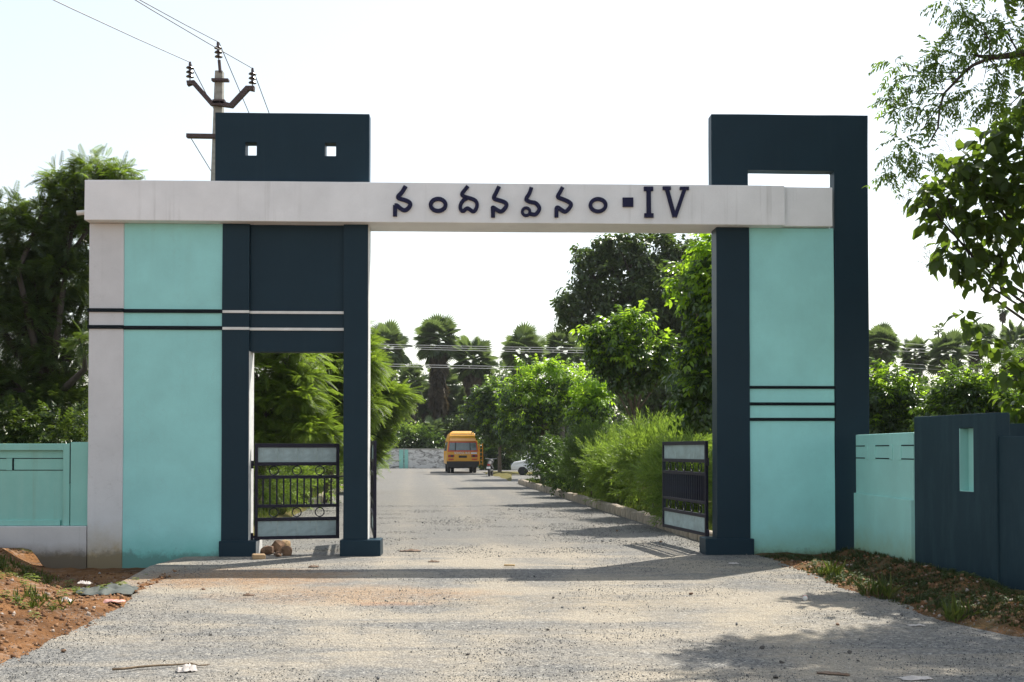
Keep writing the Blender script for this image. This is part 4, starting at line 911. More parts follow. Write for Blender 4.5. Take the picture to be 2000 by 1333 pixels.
# oleander along the right kerb
OG = 'bushes along the right kerb'
for (px, Y, h, w, lab) in ((1330, 21.0, 1.6, .75, 'oleander bush right behind the open right gate leaf'), (1275, 24.3, 2.25, .95, 'broad oleander bush in front of the slender young tree'), (1205, 27.8, 1.75, .9, 'oleander bush leaning over the kerb left of the slender tree trunk'), (1150, 31.5, 2.35, .9, 'oleander bush in the middle of the right hand hedge'), (1105, 35, 1.7, .9, 'oleander bush left of the middle of the right hand hedge'), (1072, 39.5, 2.1, .95, 'oleander bush nearer the white car along the right kerb'), (1042, 44, 1.75, 1.1, 'oleander bush at the far end of the right kerb, hiding the car'), (1330, 28, 2.3, 1.2, 'oleander bush in the second row behind the right gate leaf'), (1210, 36, 2.5, 1.2, 'oleander bush in the second row behind the slender trunk')):
    b = G(px, Y); b.x = max(b.x, float(right_edge(np.array(Y))) + w * (.85 if Y > 43 else .5)); bl = []
    for k in range(9): a = k * 2.4; q = w * (.15 + .62 * (k % 3) / 2); bl.append((b.x + math.cos(a) * q, b.y + math.sin(a) * q, h * (.30 + .42 * random.random()), w * random.uniform(.42, .6)))
    bl.append((b.x, b.y, h * .75, w * .5)); far = Y > 40
    wide = int(Y) in (35, 39, 44); tree('leafy_bush' if wide else 'oleander_bush', lab.replace('oleander bush', 'broad leaved bush') if wide else lab, bl, 900 if wide else 2000, 'sprig' if wide else 'whorl', M['lf_broad' if wide else 'lf_oleander' if Y < 29 else 'lf_oleander_dark'], M['bark'], .03, b, b + Vector((0, 0, h * .25)), (.6, 1.05), -.35, OG, cat='bush', trunk='stem', crown='foliage', clump=.36, jit=.85, ncl=11, fill=.06, shoots=.3, upw=.4)
# masses behind the right wall
WG = 'leafy bushes behind the right wall'
for (Y, L, base, tpl, lm, n, yf, lab) in ((27, [(1735,760,42),(1715,820,50),(1765,800,45),(1700,770,40),(1740,850,50)], 1735, 'sprig', 'lf_broad', 2200, .35, 'lime topped bushy tree between the right tower and the wing wall'), (29, [(1800,800,40),(1830,815,42),(1790,845,45),(1850,790,36)], 1815, 'small', 'lf_dark', 2600, .15, 'dark glossy bushy tree just above the corner of the wing wall'), (25, [(1870,768,34),(1895,800,48),(1850,830,44),(1930,790,44),(1960,830,60)], 1895, 'sprig', 'lf_broad', 2300, .25, 'bushy tree with pale young leaves above the aqua niche'), (34, [(1860,735,22),(1900,740,26),(1960,720,40),(1990,760,60),(2040,760,70)], 1960, 'small', 'lf_dark', 2200, .1, 'dark bushy tree farther back at the right edge')):
    bl = BL(Y, L); zs = [b[2] for b in bl]
    tree('bushy_tree', lab, bl, n, tpl, M[lm], M['dark_bark'], .08, G(base, Y), at(base, 870, Y), (.8, 1.3), .35, WG, young=(yf, (min(zs), max(zs)), M['lf_lime']), roll=.35)

# ---- the large leaved tree at the right edge: the leaves that show largest are single objects
TY = 13.2
tk = empty('teak_tree', (7.9, 14.0, 0), 0, 'large leaved dark tree hanging into the picture from the right edge', 'tree')
tbl = BL(TY, [(1975,480,46),(1930,425,46),(1845,350,34),(1800,392,22),(1850,440,44),(1855,505,30),(1905,540,36),(1922,335,58),(1962,255,38),(1880,335,42),(1935,290,44),(1985,250,50),(1850,385,50),(1915,400,62),(1985,390,76),(1812,398,22),(1868,505,34),(1905,480,50),(1955,460,60),(1990,530,46),(1945,570,20),(2060,330,90),(2070,480,90),(1965,345,60),(1985,585,18),(2040,210,70),(2120,400,110),(2050,120,60),(2250,250,120),(2300,450,130),(2150,100,110)])
tlow = BL(TY, [(1880,622,14),(1905,640,18),(1935,672,22),(1960,722,26),(1992,780,38),(2030,740,46),(2060,830,60)])
limbs(tk, (7.9, 14.0, 0), (7.75, 13.8, 3.2), tbl[::3] + tlow[3:4], .05, M['dark_bark'], sub=2)
LEAFM = []
for k in range(4):
    t = Tpl(); t.leaf6((.03, 0, 0), (1, 0, -.1), .22, .14 + .01 * k, droop=.25 + .1 * k, fold=.05 + .05 * k); V, F = t.get(); me = fast_mesh('leaf', V, F); me.materials.append(M['lf_teak']); LEAFM.append(me)
P, D = crown_points(tbl, 3000, clump=.30, ncl=13, fill=.22, shoots=.10); P2, D2 = crown_points(tlow, 420, clump=.4); P = np.concatenate([P, P2]); D = np.concatenate([D, D2])
D = norm(D) + .5 * rng.normal(size=D.shape) + (0, 0, -.55); Fm = frames(D, roll=.45); S = rng.uniform(.5, 1.0, len(P))
ub = 1000 + 2000 * P[:, 0] / P[:, 1]; inview = (ub < 1998); order = np.argsort(np.where(inview, P[:, 1] / S, 1e6)); single = order[:300]; rest = order[300:]
for i in single:
    o = link('leaf', LEAFM[i % 4], None, tk); Mx = Matrix(Fm[i].tolist()).to_4x4() @ Matrix.Scale(float(S[i]), 4); Mx.translation = Vector(P[i]) - tk.location; o.matrix_local = Mx
t = Tpl(); t.leaf6((.03, 0, 0), (1, 0, -.1), .22, .155, droop=.35, fold=.1); V, F = t.get(); Vv, Ff = scatter(V, F, P[rest], Fm[rest], S[rest])
tag(link('foliage', fast_mesh('foliage', Vv - np.array(tk.location), Ff), M['lf_teak'], tk), kind='stuff')
# pale seed sprays on the tips
sp = MB()
for (x, y) in ((1848,270),(1858,300),(1790,385),(1772,400),(1830,470),(1815,500),(1822,520),(1838,395)):
    c = at(x, y, TY) - tk.location
    for k in range(26):
        d = Vector((random.gauss(-.5, .6), random.gauss(0, .6), random.gauss(.5, .6))).normalized() * random.uniform(.05, .24); sp.tube([c + d * .6, c + d], .0025, 3, cap=False); r = .006
        e = c + d; sp.poly([e + Vector((r,0,0)), e + Vector((-r,0,0)), e + Vector((0,r,0)), e + Vector((0,-r,0)), e + Vector((0,0,r)), e + Vector((0,0,-r))], [(0,2,4),(2,1,4),(1,3,4),(3,0,4),(2,0,5),(1,2,5),(3,1,5),(0,3,5)])
tag(sp.build('seed_sprays', M['dry_leaf'], tk), kind='stuff')

# ---- neem branches overhead at the right
NY = 10.6
nm = empty('neem_tree', (7.6, 10.4, 0), 0, 'fine leaved tree branch reaching across the upper right sky above the large leaved tree', 'tree')
def nrel(x, y, dy=0): return at(x, y, NY + dy) - nm.location
mb = MB(); mb.tube([(0, 0, -.3), (.1, 0, 1.6), (-.05, .05, 3.0), (-.3, 0, 4.1)], [.17, .14, .11, .09], 10)
mb.tube([(-.3, 0, 4.1), (-.8, .05, 4.9), nrel(2100, 92), nrel(2000, 104), nrel(1950, 112), nrel(1922, 112)], [.08, .06, .045, .036, .03, .026], 8)
for pts, r0 in (([(1924,112),(1893,106)], .022), ([(1935,113),(1900,128),(1884,141),(1868,158),(1843,184),(1835,215),(1832,250),(1818,275),(1806,292)], .022), ([(1884,141),(1850,142),(1800,142),(1766,128)], .008), ([(1868,154),(1840,156),(1800,176),(1758,190)], .008), ([(1843,183),(1800,184),(1768,172)], .007), ([(1836,205),(1815,235),(1795,262),(1770,275)], .008), ([(1930,112),(1925,140),(1918,170)], .007), ([(1933,110),(1933,80),(1900,25)], .010), ([(1990,105),(1965,60),(1930,20)], .010), ([(1930,112),(1960,150),(1975,180)], .006), ([(2000,180),(1970,207),(1945,205)], .008), ([(1905,60),(1880,20),(1870,-20)], .008)):
    P_ = [nrel(x, y, random.uniform(-.12, .12) if k else 0) for k, (x, y) in enumerate(pts)]; mb.tube(P_, [r0 * (1 - .75 * k / (len(P_) - 1)) for k in range(len(P_))], 6)
mb.tube([(-.05, .05, 3.0), (-.5, .4, 4.6), (-1.2, .5, 6.2), (-2.4, .3, 7.2), (-3.6, .1, 7.6)], [.09, .07, .05, .035, .015], 8)
mb.tube([(-.3, 0, 4.1), (.3, -.6, 5.8), (-.6, -1.2, 7.0), (-2.2, -1.4, 7.6)], [.08, .06, .04, .015], 8)
mb.build('trunk', M['dark_bark'], nm, smooth=True)
NL = []
for k in range(4):
    t = Tpl(); L = .26; dr = .35 + .15 * k
    for i in range(6):
        u = .2 + .8 * (i + random.uniform(-.3, .3)) / 5; x = L * u; z = -dr * L * u * u
        for sg in (-1, 1): t.leaf6((x + random.uniform(-.01, .01), 0, z), (.75 + random.uniform(-.3, .4), sg, -.4 + random.uniform(-.5, .3)), .080 * random.uniform(.7, 1.15), .030 * random.uniform(.8, 1.1), droop=random.uniform(.2, .7), fold=.12)
    t.diamond((0, 0, 0), (1, 0, -dr * .7), L * 1.05, .006); t.leaf6((L, 0, -dr * L), (1, 0, -.6), .06, .016); V, F = t.get(); me = fast_mesh('leaf', V, F); me.materials.append(M['lf_neem']); NL.append((me, V, F))
CL = [(1872,15,22),(1892,28,20),(1862,58,18),(1914,42,22),(1935,66,24),(1958,38,24),(1980,56,22),(1749,125,20),(1741,165,16),(1746,196,18),(1770,214,14),(1815,126,24),(1842,122,22),(1824,100,14),(1870,106,16),(1809,210,16),(1824,226,12),(1872,184,22),(1894,178,20),(1860,212,10),(1914,202,14),(1944,193,20),(1956,212,12),(1965,127,22),(1962,152,12),(1761,272,18),(1750,300,16),(1785,295,22),(1778,332,14),(1808,312,18),(1742,335,8),(1995,90,22),(1850,5,16),(1905,75,16),(1940,90,14),(1985,125,14),(1785,165,10),(1835,150,10)]
for (x, y, r) in CL:
    c = nrel(x, y)
    for k in range(7):
        d = Vector((random.gauss(-.15, .8), random.gauss(0, .8), random.gauss(-.15, .6))).normalized(); p = c + d * (r * NY / 2000) * random.uniform(.0, .55)
        o = link('leaf', random.choice(NL)[0], None, nm); up = Vector((random.gauss(0, .4), random.gauss(0, .4), 1)); yv = up.cross(d).normalized(); zv = d.cross(yv); s_ = random.uniform(.55, .85)
        Mx = Matrix((d, yv, zv)).transposed().to_4x4() @ Matrix.Scale(s_, 4); Mx.translation = p; o.matrix_local = Mx
PX_, DX_ = [], []
for (x, y, r) in CL:
    c = nrel(x, y) + nm.location
    for k in range(5):
        d = norm(rng.normal(size=3) * (.8, .8, .6) - (.15, 0, .15)); PX_.append(np.array(c) + d * (r * NY / 2000) * .7 * rng.random()); DX_.append(d)
V, F = NL[1][1], NL[1][2]; Vv, Ff = scatter(V, F, np.array(PX_), frames(np.array(DX_), roll=.4), rng.uniform(.5, .8, len(PX_))); tag(link('foliage', fast_mesh('foliage', Vv - np.array(nm.location), Ff), M['lf_neem'], nm), kind='stuff')
# the rest of its crown, above and right of the picture
nb_ = [(5.7, 11.4, 8.0, .6), (6.0, 11.9, 7.6, .6), (6.0, 11.3, 7.4, .7), (6.6, 11.3, 7.2, .8), (7.2, 12.0, 7.2, .8), (7.8, 11.8, 8.2, .9), (8.6, 11.0, 7.8, 1.0), (7.0, 10.4, 8.2, .8)]
P, D = crown_points(nb_, 3000, clump=.4, fill=.25); V, F = NL[1][1], NL[1][2]; Vv, Ff = scatter(V, F, P, frames(norm(D) + (0, 0, -.4), roll=.4), rng.uniform(.9, 1.3, len(P)))
tag(link('foliage', fast_mesh('foliage', Vv - np.array(nm.location), Ff), M['lf_neem'], nm), kind='stuff')

# ---- palms
FROND = []
for k in range(3):
    t = Tpl(); ns = 22
    t.V += [np.array(p, float) for p in ((0, .012, 0), (0, -.012, 0), (.48, .008, -.01), (.48, -.008, -.01))]; t.F += [(0, 1, 3), (0, 3, 2)]
    for i in range(ns):
        a = (i / (ns - 1) - .5) * R(250); L = .52 * (1 - .22 * abs(a) / R(125)) * random.uniform(.9, 1.05); z = .10 * abs(math.sin(a)) * (1 if k < 2 else .5)
        d = np.array([math.cos(a), math.sin(a), z - .05 * k]); y = np.array([-math.sin(a), math.cos(a), 0]); n = len(t.V); p = np.array([.48, 0, -.01])
        t.V += [p, p + d * L * .6 + y * .042 + (0, 0, .02), p + d * L - (0, 0, .06), p + d * L * .6 - y * .042 - (0, 0, .02)]; t.F += [(n, n + 3, n + 2), (n, n + 2, n + 1)]
    V, F = t.get(); me = fast_mesh('frond', V, F); me.materials.append(M['lf_palm']); FROND.append(me); DEADT = (V, F)
PG = 'tall fan palms beyond the far wall'
def palm(label, px, py, r, Y, nf=34, dead=1.0, squash=1.0, thin=False, group=PG):
    c = at(px, py, Y); rr = r * Y / 2000; t = empty('fan_palm', (c.x, Y, 0), 0, label, 'palm tree', group)
    h = c.z; MB().tube([(0, 0, -.2), (.1, 0, h * .3), (-.05, .05, h * .7), (0, 0, h)], [.30, .22, .20, .17] if not thin else [.12, .1, .09, .08], 9).build('trunk', M['palm_bark'], t, smooth=True)
    nf = int(nf * 1.2)
    for k in range(nf):
        z = -.75 + 1.7 * ((k + .5) / nf); z = max(-.75, min(.97, z)); a = k * 2.39996 + random.uniform(-.3, .3); q = math.sqrt(max(0, 1 - z * z)); d = Vector((math.cos(a) * q, math.sin(a) * q, z)).normalized()
        up = Vector((random.gauss(0, .45), random.gauss(0, .45), 1)) if z < .8 else Vector((random.gauss(0, 1), random.gauss(0, 1), .2)); yv = up.cross(d).normalized(); zv = d.cross(yv); o = link('frond', FROND[k % 3], None, t); s_ = rr * random.uniform(.88, 1.25)
        Mx = Matrix((d, yv, zv)).transposed().to_4x4() @ Matrix.Scale(s_, 4); Mx.translation = (random.uniform(-.1, .1), random.uniform(-.1, .1), h + d.z * .2 * rr + random.uniform(-.15, .1)); o.matrix_local = Mx
    if dead:
        n = int(46 * dead); a = rng.random(n) * 6.283; d = np.stack([np.cos(a) * .35, np.sin(a) * .35, -np.ones(n)], -1); p = np.stack([np.cos(a) * .15, np.sin(a) * .15, h - rr * (.1 + 1.5 * dead * rng.random(n))], -1)
        Vv, Ff = scatter(DEADT[0], DEADT[1], p, frames(d, np.stack([np.cos(a), np.sin(a), np.zeros(n)], -1), .4), rr * rng.uniform(.6, .95, n)); tag(link('dead_fronds', fast_mesh('dead_fronds', Vv, Ff), M['lf_deadpalm'], t), kind='stuff')
    return t
palm('fan palm at the left of the arch just right of the slim middle pillar', 756, 682, 44, 104)
palm('low fan palm between the leftmost palm and the tallest one', 802, 745, 34, 100, 28)
palm('tallest fan palm with long skirt of dead fronds left of the bus', 857, 665, 48, 105, 42, 1.5)
palm('bushy fan palm directly above the bus roof', 925, 705, 46, 102, 40, 1.5)
palm('shorter fan palm behind the tallest one, left above the bus', 866, 755, 38, 108, 30, 1.4)
palm('low fan palm filling the gap under the tallest palm, left of the bus roof', 838, 785, 36, 107, 30, 1.2)
palm('low dark fan palm behind the right shoulder of the bus', 905, 805, 40, 108, 32, 1.2)
palm('low fan palm between the bus and the roadside trees', 952, 795, 34, 106, 28, 1.0)
palm('low fan palm behind the feathery tree at the left', 782, 800, 34, 106, 28, 1.0)
palm('wide fan palm left of the big dark tree', 1022, 690, 48, 100, 38, .8)
palm('fan palm tucked against the left edge of the big dark tree', 1097, 682, 40, 104, 36, .8)
palm('short fan palm low behind the lime topped rounded tree', 1150, 705, 36, 106, 30, .5)
palm('fan palm immediately right of the right tower', 1720, 678, 42, 92, 36, .8, group='fan palms right of the gateway')
palm('fan palm second to the right of the right tower', 1788, 695, 34, 96, 32, .6, group='fan palms right of the gateway')
palm('fan palm in the middle of the gap right of the tower', 1850, 692, 42, 94, 36, .6, group='fan palms right of the gateway')
palm('fan palm beside the large leaved tree at the right', 1908, 665, 36, 98, 32, .6, group='fan palms right of the gateway')
palm('fan palm at the right edge of the photo', 1985, 675, 40, 96, 34, .6, group='fan palms right of the gateway')
palm('slim tall fan palm with tiny tuft standing above the others at the right', 1958, 605, 13, 112, 14, .9, thin=True, group='fan palms right of the gateway')
palm('slim fan palm with tiny tuft above the middle of the gap', 1833, 645, 12, 112, 12, 0, thin=True, group='fan palms right of the gateway')
palm('young fan palm growing low behind the far wall', 845, 842, 26, 95, 22, .3)
# low growth behind the far wall
UG = 'bushes growing over the far wall'
for (px, py, r, Y, lm, lab) in ((765, 862, 26, 94, 'lf_broad', 'bush spilling over the left end of the far wall'), (800, 855, 28, 95, 'lf_oleander', 'pale bush above the aqua pilaster of the far wall'), (835, 868, 22, 94, 'lf_broad', 'bush hanging over the far wall just left of the bus'), (880, 850, 26, 98, 'lf_dark', 'dark bush behind the far wall beside the bus'), (930, 830, 34, 98, 'lf_dark', 'dark bush behind the bus roof'), (975, 880, 30, 84, 'lf_broad', 'bush behind the motorbike')):
    b = G(px, Y); bl = BL(Y, [(px, py, r), (px - r * .8, py + 6, r * .7), (px + r * .8, py + 5, r * .75), (px, py + r * .6, r)]); tree('bush', lab, bl, 1100, 'sprig', M[lm], M['dark_bark'], .06, b, Vector((b.x, b.y, 1.0)), (1.5, 2.4), .2, UG, cat='bush', trunk='stem', crown='foliage')
def thicket():
    bl = []
    for k in range(120):
        x = -75 + 150 * (k + random.random()) / 120; Y = random.uniform(112, 122); top = 8.2 + 3.0 * vnoise(np.array(x * .12), np.array(3.3), 4); bl.append((x, Y, top * .55, top * .5)); bl.append((x + .6, Y - 2, top * .25, top * .35))
    P, D = crown_points(bl, 18000, clump=.4, ncl=10); V, F = TP['cluster']; Vv, Ff = scatter(V, F, P, frames(norm(D) + .4 * rng.normal(size=D.shape)), rng.uniform(2.0, 3.4, len(P))); return fast_mesh('thicket', Vv, Ff)
tag(link('thicket', thicket(), M['lf_dark']), 'far dark thicket closing the view behind the palms', 'thicket', kind='stuff')

# ---- grass and weeds on the verges
BLADE = Tpl()
for k in range(8): a = k * .8 + .2 * math.sin(k * 3); BLADE.diamond((math.cos(a) * .04, math.sin(a) * .04, 0), (math.cos(a) * .5, math.sin(a) * .5, 1), random.uniform(.5, 1.0), .013, up=(math.sin(a), math.cos(a), .3), droop=.3)
BLADE = BLADE.get()
def tufts(name, x, y, s, m, tpl=BLADE, label='', tilt=.25):
    n = len(x); P = np.stack([x, y, ground_h(x, y) - .004], -1); a = rng.random(n) * 6.283; c, s_ = np.cos(a), np.sin(a); Z = np.zeros(n); O = np.ones(n)
    Rm = np.stack([np.stack([c, -s_, Z], -1), np.stack([s_, c, Z], -1), np.stack([Z, Z, O], -1)], 1); Vv, Ff = scatter(tpl[0], tpl[1], P, Rm, s); return tag(link(name, fast_mesh(name, Vv, Ff), m), label, 'grass', kind='stuff')
n = 4000; y = 7.2 + 6.6 * rng.random(n); x = left_edge(y) - .25 - 4 * rng.random(n); k = fbm(x * 1.1, y * 1.1, 3, 40) > .50
tufts('mound_grass', x[k], y[k], .05 + .11 * rng.random(k.sum()) ** 2, M['grass'], label='sparse grass tufts on the red earth mound at the left')
n = 9000; y = 7.5 + 8.0 * rng.random(n); x = right_edge(y) + .12 + 1.9 * rng.random(n); k = (fbm(x * 1.2, y * 1.2, 3, 41) > .40) & (x < 5.15 + (13.3 - y).clip(0) * .16)
tufts('verge_grass', x[k], y[k], .02 + .06 * rng.random(k.sum()) ** 1.5, M['lf_weed'], label='low weedy grass on the shaded verge below the right wall')
WEED = Tpl()
for k in range(12): a = k * 2.4; WEED.leaf6((0, 0, .04 * k), (math.cos(a), math.sin(a), .25), .35, .2, droop=.4)
WEED = WEED.get()
n = 900; y = 7.6 + 7.4 * rng.random(n); x = right_edge(y) + .25 + 1.5 * rng.random(n); k = (x < 5.0 + (13.3 - y).clip(0) * .16)
tufts('verge_weeds', x[k], y[k], .04 + .10 * rng.random(k.sum()), M['lf_weed'], WEED, 'small broadleaf weeds on the shaded right verge')
n = 160; y = 8 + 5.5 * rng.random(n); x = left_edge(y) - .4 - 2.4 * rng.random(n)
tufts('mound_weeds', x, y, .08 + .15 * rng.random(n), M['grass'], WEED, 'small weeds at the foot of the red earth mound')
n = 16000; y = 16.6 + 34 * rng.random(n) ** 1.4; k = rng.random(n) < .55; x = np.where(k, right_edge(y) + .28 + 2.6 * rng.random(n), left_edge(y) - .28 - 3 * rng.random(n))
tufts('kerb_grass', x, y, .08 + .16 * rng.random(n), M['grass'], label='green grass strips behind the kerbs on both sides of the road')
for (x, y, s, lab) in ((4.05, 13.0, .34, 'tall bright grass tuft at the edge of the gravel nearest the right tower'), (4.02, 11.2, .30, 'bright grass tuft at the gravel edge below the aqua side wall'), (4.15, 9.55, .26, 'bright grass tuft at the gravel edge below the wing wall'), (-4.75, 8.9, .24, 'upright weed growing at the foot of the red mound')):
    t = empty('grass_tuft', (x, y, float(ground_h(x, y)) - .01), random.random() * 6, lab, 'grass tuft', 'bright tufts along the gravel edge')
    Pn = rng.normal(size=(9, 3)) * (.07, .07, 0); Vv, Ff = scatter(BLADE[0], BLADE[1], Pn, frames(rng.normal(size=(9, 3)) * (1, 1, .1), roll=.12), s * rng.uniform(.5, 1.1, 9)); link('blades', fast_mesh('blades', Vv, Ff), M['grass'], t)

# ------------------------------------------------------------------ rocks, litter and small things on the ground
def gz(x, y): return max(float(ground_h(x, y)), .0)
def spot(px, py): Y = gy(py); return ((px - 1000) / 2000 * Y, Y)
def stone(name, m, x, y, sx, sy, sz, seed, label, cat, group=None, z=None, rz=0.0, cut=.0):
    r_ = random.Random(seed); bm = bmesh.new(); bmesh.ops.create_icosphere(bm, subdivisions=2, radius=1)
    ax = [Vector((r_.gauss(0, 1), r_.gauss(0, 1), r_.gauss(0, 1))).normalized() for _ in range(11)]
    for v in bm.verts:
        c = v.co.copy()
        for a in ax:                                         # chip flat faces off
            dd = c.dot(a)
            if dd > .58: c -= a * (dd - .58) * .95
        c *= 1 + r_.uniform(-.05, .05); v.co = Vector((c.x * sx, c.y * sy, c.z * sz))
    me = bpy.data.meshes.new(name); bm.to_mesh(me); bm.free()
    o = link(name, me, m, None, (x, y, (gz(x, y) if z is None else z) + sz * .55)); o.rotation_euler = (r_.uniform(-.3, .3), r_.uniform(-.3, .3), rz + r_.random() * 3); return tag(o, label, cat, group)
RK = 'rocks piled under the small gate leaf'
for i, (px, Y, sx, sy, sz, z, m, lab) in enumerate(((523, 15.75, .15, .13, .12, 0, 'rock', 'large dark brown rock at the left of the pile under the small gate leaf'), (543, 15.95, .16, .12, .13, .03, 'rock', 'brown rock in the middle of the pile under the small gate leaf'), (560, 15.6, .11, .10, .10, 0, 'rock', 'brown rock at the right end of the pile under the small gate leaf'), (556, 16.05, .15, .10, .12, .02, 'tan_rock', 'pale tan rock at the back of the pile under the small gate leaf'), (543, 15.45, .08, .07, .065, 0, 'rock', 'small rounded stone at the front of the pile under the small gate leaf'))):
    stone('rock', M[m], (px - 1000) / 2000 * Y, Y, sx, sy, sz, 10 + i, lab, 'rock', RK, z=z)
bx, by = spot(506, 1092); o = box('brick_piece', M['tan_rock'], None, -.095, .095, -.06, .06, 0, .085, bevel=.022); o.location = (bx, by, gz(bx, by) - .005); o.rotation_euler = (.04, .03, .35); tag(o, 'pale tan broken brick in front of the left door plinth', 'brick')
# single stones on the road
SG_ = 'dark stones lying on the road'
for i, (px, py, s, lab) in enumerate(((915, 1278, .035, 'dark stone lying on the open gravel left of centre near the bottom edge'), (1069, 1230, .035, 'dark stone on the open gravel a little right of centre'), (1080, 1168, .035, 'dark stone on pale gravel below the beam shadow'), (1094, 1160, .03, 'dark stone just behind another one below the beam shadow'), (1348, 1161, .05, 'brown stone near the tower shadow edge'), (1634, 1221, .045, 'flat brown stone on the gravel near the right verge'), (1657, 1275, .045, 'dark stone in the sunny patch at the lower right'), (1673, 1291, .03, 'small dark stone below another in the sunny patch at the lower right'), (1487, 1267, .045, 'dark stone at the edge of the leafy shadow'), (1525, 1295, .04, 'dark stone inside the leafy shadow at the lower right'), (1513, 1323, .045, 'dark stone at the bottom edge inside the leafy shadow'), (128, 1272, .045, 'reddish stone on the gravel near the left verge'), (398, 1152, .05, 'brown stone on the sunlit gravel just in front of the beam shadow at left'), (413, 1240, .03, 'small dark stone on the gravel at the left'), (320, 1250, .03, 'small dark stone farther left on the gravel'), (1205, 1038, .055, 'reddish stone on the sunlit road inside the arch'), (1290, 1059, .06, 'reddish stone close to the kerb inside the arch'))):
    x, y = spot(px, py); s *= .68; stone('stone', M['rock'] if 'red' in lab or 'brown' in lab else M['dark_stone'], x, y, s, s * .8, s * .6, 50 + i, lab, 'stone', SG_)
# dry stick and crumpled paper
pts = []
for px, py in ((222,1313),(245,1311),(275,1307),(310,1305),(345,1302),(375,1300),(388,1303)):
    x, y = spot(px, py); pts.append((x, y, .018 + .008 * random.random()))
mb = MB(); mb.tube(pts, [.010, .009, .009, .008, .007, .006, .004], 7); x, y = spot(388, 1303)
for a in (.3, -.35, .05): mb.tube([(x, y, .018), (x + .09 * math.cos(a), y + .09 * math.sin(a), .022)], [.004, .0015], 5)
tag(mb.build('stick', M['twig'], None, smooth=True), 'long thin dry stick lying on the gravel at the lower left', 'stick')
def crumple(name, m, px, py, w, d, h, label, cat, seed=1, nx=12, ny=9, rz=0):
    x, y = spot(px, py); X, Y = np.meshgrid(np.linspace(-w/2, w/2, nx), np.linspace(-d/2, d/2, ny)); q = 7.0 / max(w, d)
    Z = h * (.10 + 2.6 * np.abs(fbm(X * q + seed * 7, Y * q + seed, 3, seed) - .3)) * (1 - .6 * np.clip((X / (w/2))**2 + (Y / (d/2))**2, 0, 1.2)); X = X + .12 * w * (fbm(X * q * 1.3, Y * q * 1.3, 2, seed + 3) - .5); Y = Y + .3 * d * (fbm(X * q, Y * q, 2, seed + 5) - .5)
    V = np.stack([X, Y, Z], -1).reshape(-1, 3); i = np.arange(ny - 1)[:, None] * nx + np.arange(nx - 1)[None, :]; F = np.stack([i, i + 1, i + nx + 1, i + nx], -1).reshape(-1, 4)
    o = link(name, fast_mesh(name, V, F), m, None, (x, y, gz(x, y) + .006)); o.rotation_euler = (0, 0, rz); s = o.modifiers.new('thickness', 'SOLIDIFY'); s.thickness = .003; return tag(o, label, cat)
crumple('paper', M['paper'], 368, 1310, .14, .10, .06, 'crumpled pale paper beside the dry stick', 'paper', 2, rz=.4)
crumple('plastic_sheet', M['bag'], 212, 1162, .62, .55, .09, 'crumpled grey plastic sheet at the left edge of the gravel', 'plastic sheet', 3, 18, 14, .2)
crumple('wrapper', M['wrap'], 224, 1183, .24, .12, .05, 'red and white wrapper below the grey plastic sheet', 'wrapper', 4, rz=.3)
crumple('plastic_scrap', M['paper'], 168, 1141, .16, .10, .05, 'white plastic scrap on the dark soil left of the grey sheet', 'scrap', 5)
crumple('plastic_scrap', M['paper'], 132, 1188, .12, .08, .05, 'white and dark scrap on the red mound slope', 'scrap', 6)
crumple('paper', M['paper'], 1432, 1102, .14, .09, .03, 'small white paper in the shadow before the right plinth', 'paper', 7)
crumple('paper', M['paper'], 1785, 1325, .22, .10, .03, 'flat pale paper at the lower right edge of the road', 'paper', 8, rz=.2)
crumple('paper', M['paper'], 1787, 1222, .15, .08, .02, 'pale paper scrap near the right verge', 'paper', 9)
crumple('dry_leaves', M['dry_leaf'], 848, 1098, .16, .09, 0.033, 'clump of dry litter on the road right of the slim pillar', 'dry leaves', 11)
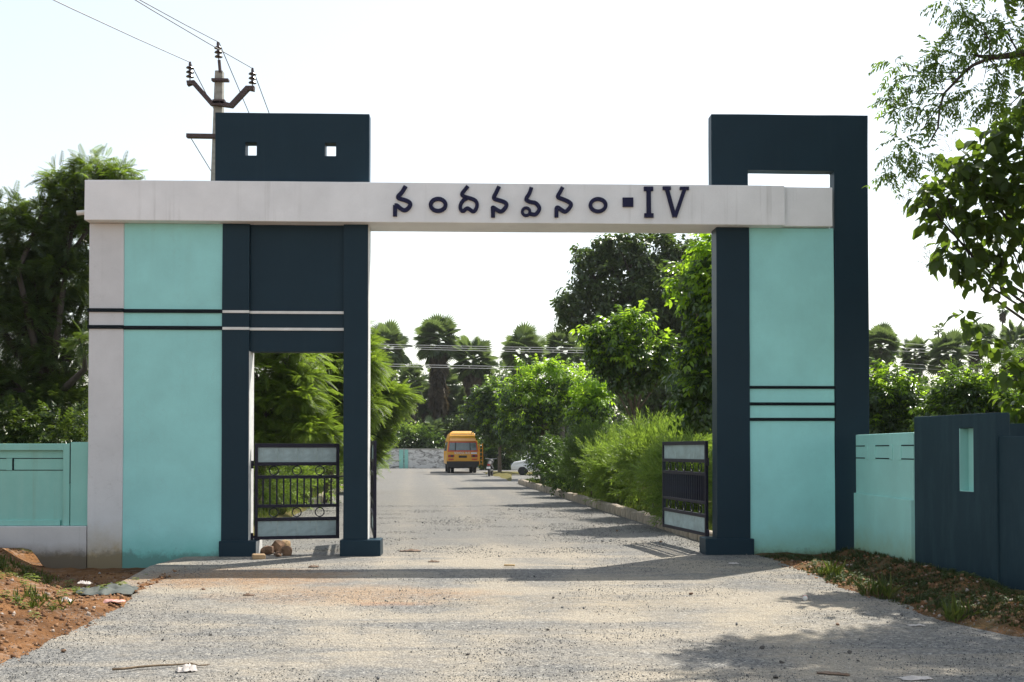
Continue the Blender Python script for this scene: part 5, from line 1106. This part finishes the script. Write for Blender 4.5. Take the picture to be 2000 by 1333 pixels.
crumple('dry_leaves', M['dry_leaf'], 803, 1077, .34, .14, 0.033, 'heap of dry leaves just right of the slim pillar plinth', 'dry leaves', 12, 14, 8)
crumple('dry_leaves', M['dry_leaf'], 614, 1108, .14, .10, 0.039, 'curled dry leaf on the road between the two door plinths', 'dry leaves', 13)
crumple('dry_leaves', M['dry_leaf'], 488, 1163, .12, .08, 0.028, 'small clump of dry litter on sunlit gravel at left', 'dry leaves', 14)
crumple('dry_leaves', M['dry_leaf'], 1626, 1316, .22, .07, 0.017, 'long dark dry leaf in the leafy shadow', 'dry leaves', 15, rz=-.3)
x, y = spot(995, 1107); o = box('wood_piece', M['wood'], None, -.075, .075, -.018, .018, 0, .022, bevel=.004); o.location = (x, y, .012); o.rotation_euler = (0, 0, -.06); tag(o, 'short pale wooden piece at the upper edge of the beam shadow', 'wood piece')
# bottle with red label
x, y = spot(1571, 1174); bt = empty('bottle', (x, y, .03), 1.3, 'tiny discarded bottle with red label and dark cap on gravel beyond the tower shadow', 'bottle')
MB().lathe([(.012, 0), (.026, .006), (.026, .09), (.012, .115)], 14, (0, 0, 0), 'x').build('bottle_body', M['pvc'], bt, smooth=False); MB().lathe([(.027, .03), (.027, .07)], 14, (0, 0, 0), 'x').build('label_band', M['red'], bt); MB().lathe([(.014, .115), (.014, .14)], 12, (0, 0, 0), 'x').build('cap', M['black'], bt)

# ------------------------------------------------------------------ thin humid air
hz = bpy.data.objects.new('haze', MB().box(-345, 345, -130, 450, -1.6, 24).mesh('haze')); COL.objects.link(hz); tag(hz, 'thin humid haze over the road and trees', 'haze', kind='stuff')
hm = bpy.data.materials.new('haze'); hm.use_nodes = True; hm.node_tree.nodes.remove(hm.node_tree.nodes['Principled BSDF'])
pv = hm.node_tree.nodes.new('ShaderNodeVolumePrincipled'); pv.inputs['Density'].default_value = .0002; pv.inputs['Color'].default_value = (.90, .93, .97, 1)
hm.node_tree.links.new(pv.outputs[0], hm.node_tree.nodes['Material Output'].inputs['Volume']); hz.data.materials.append(hm)
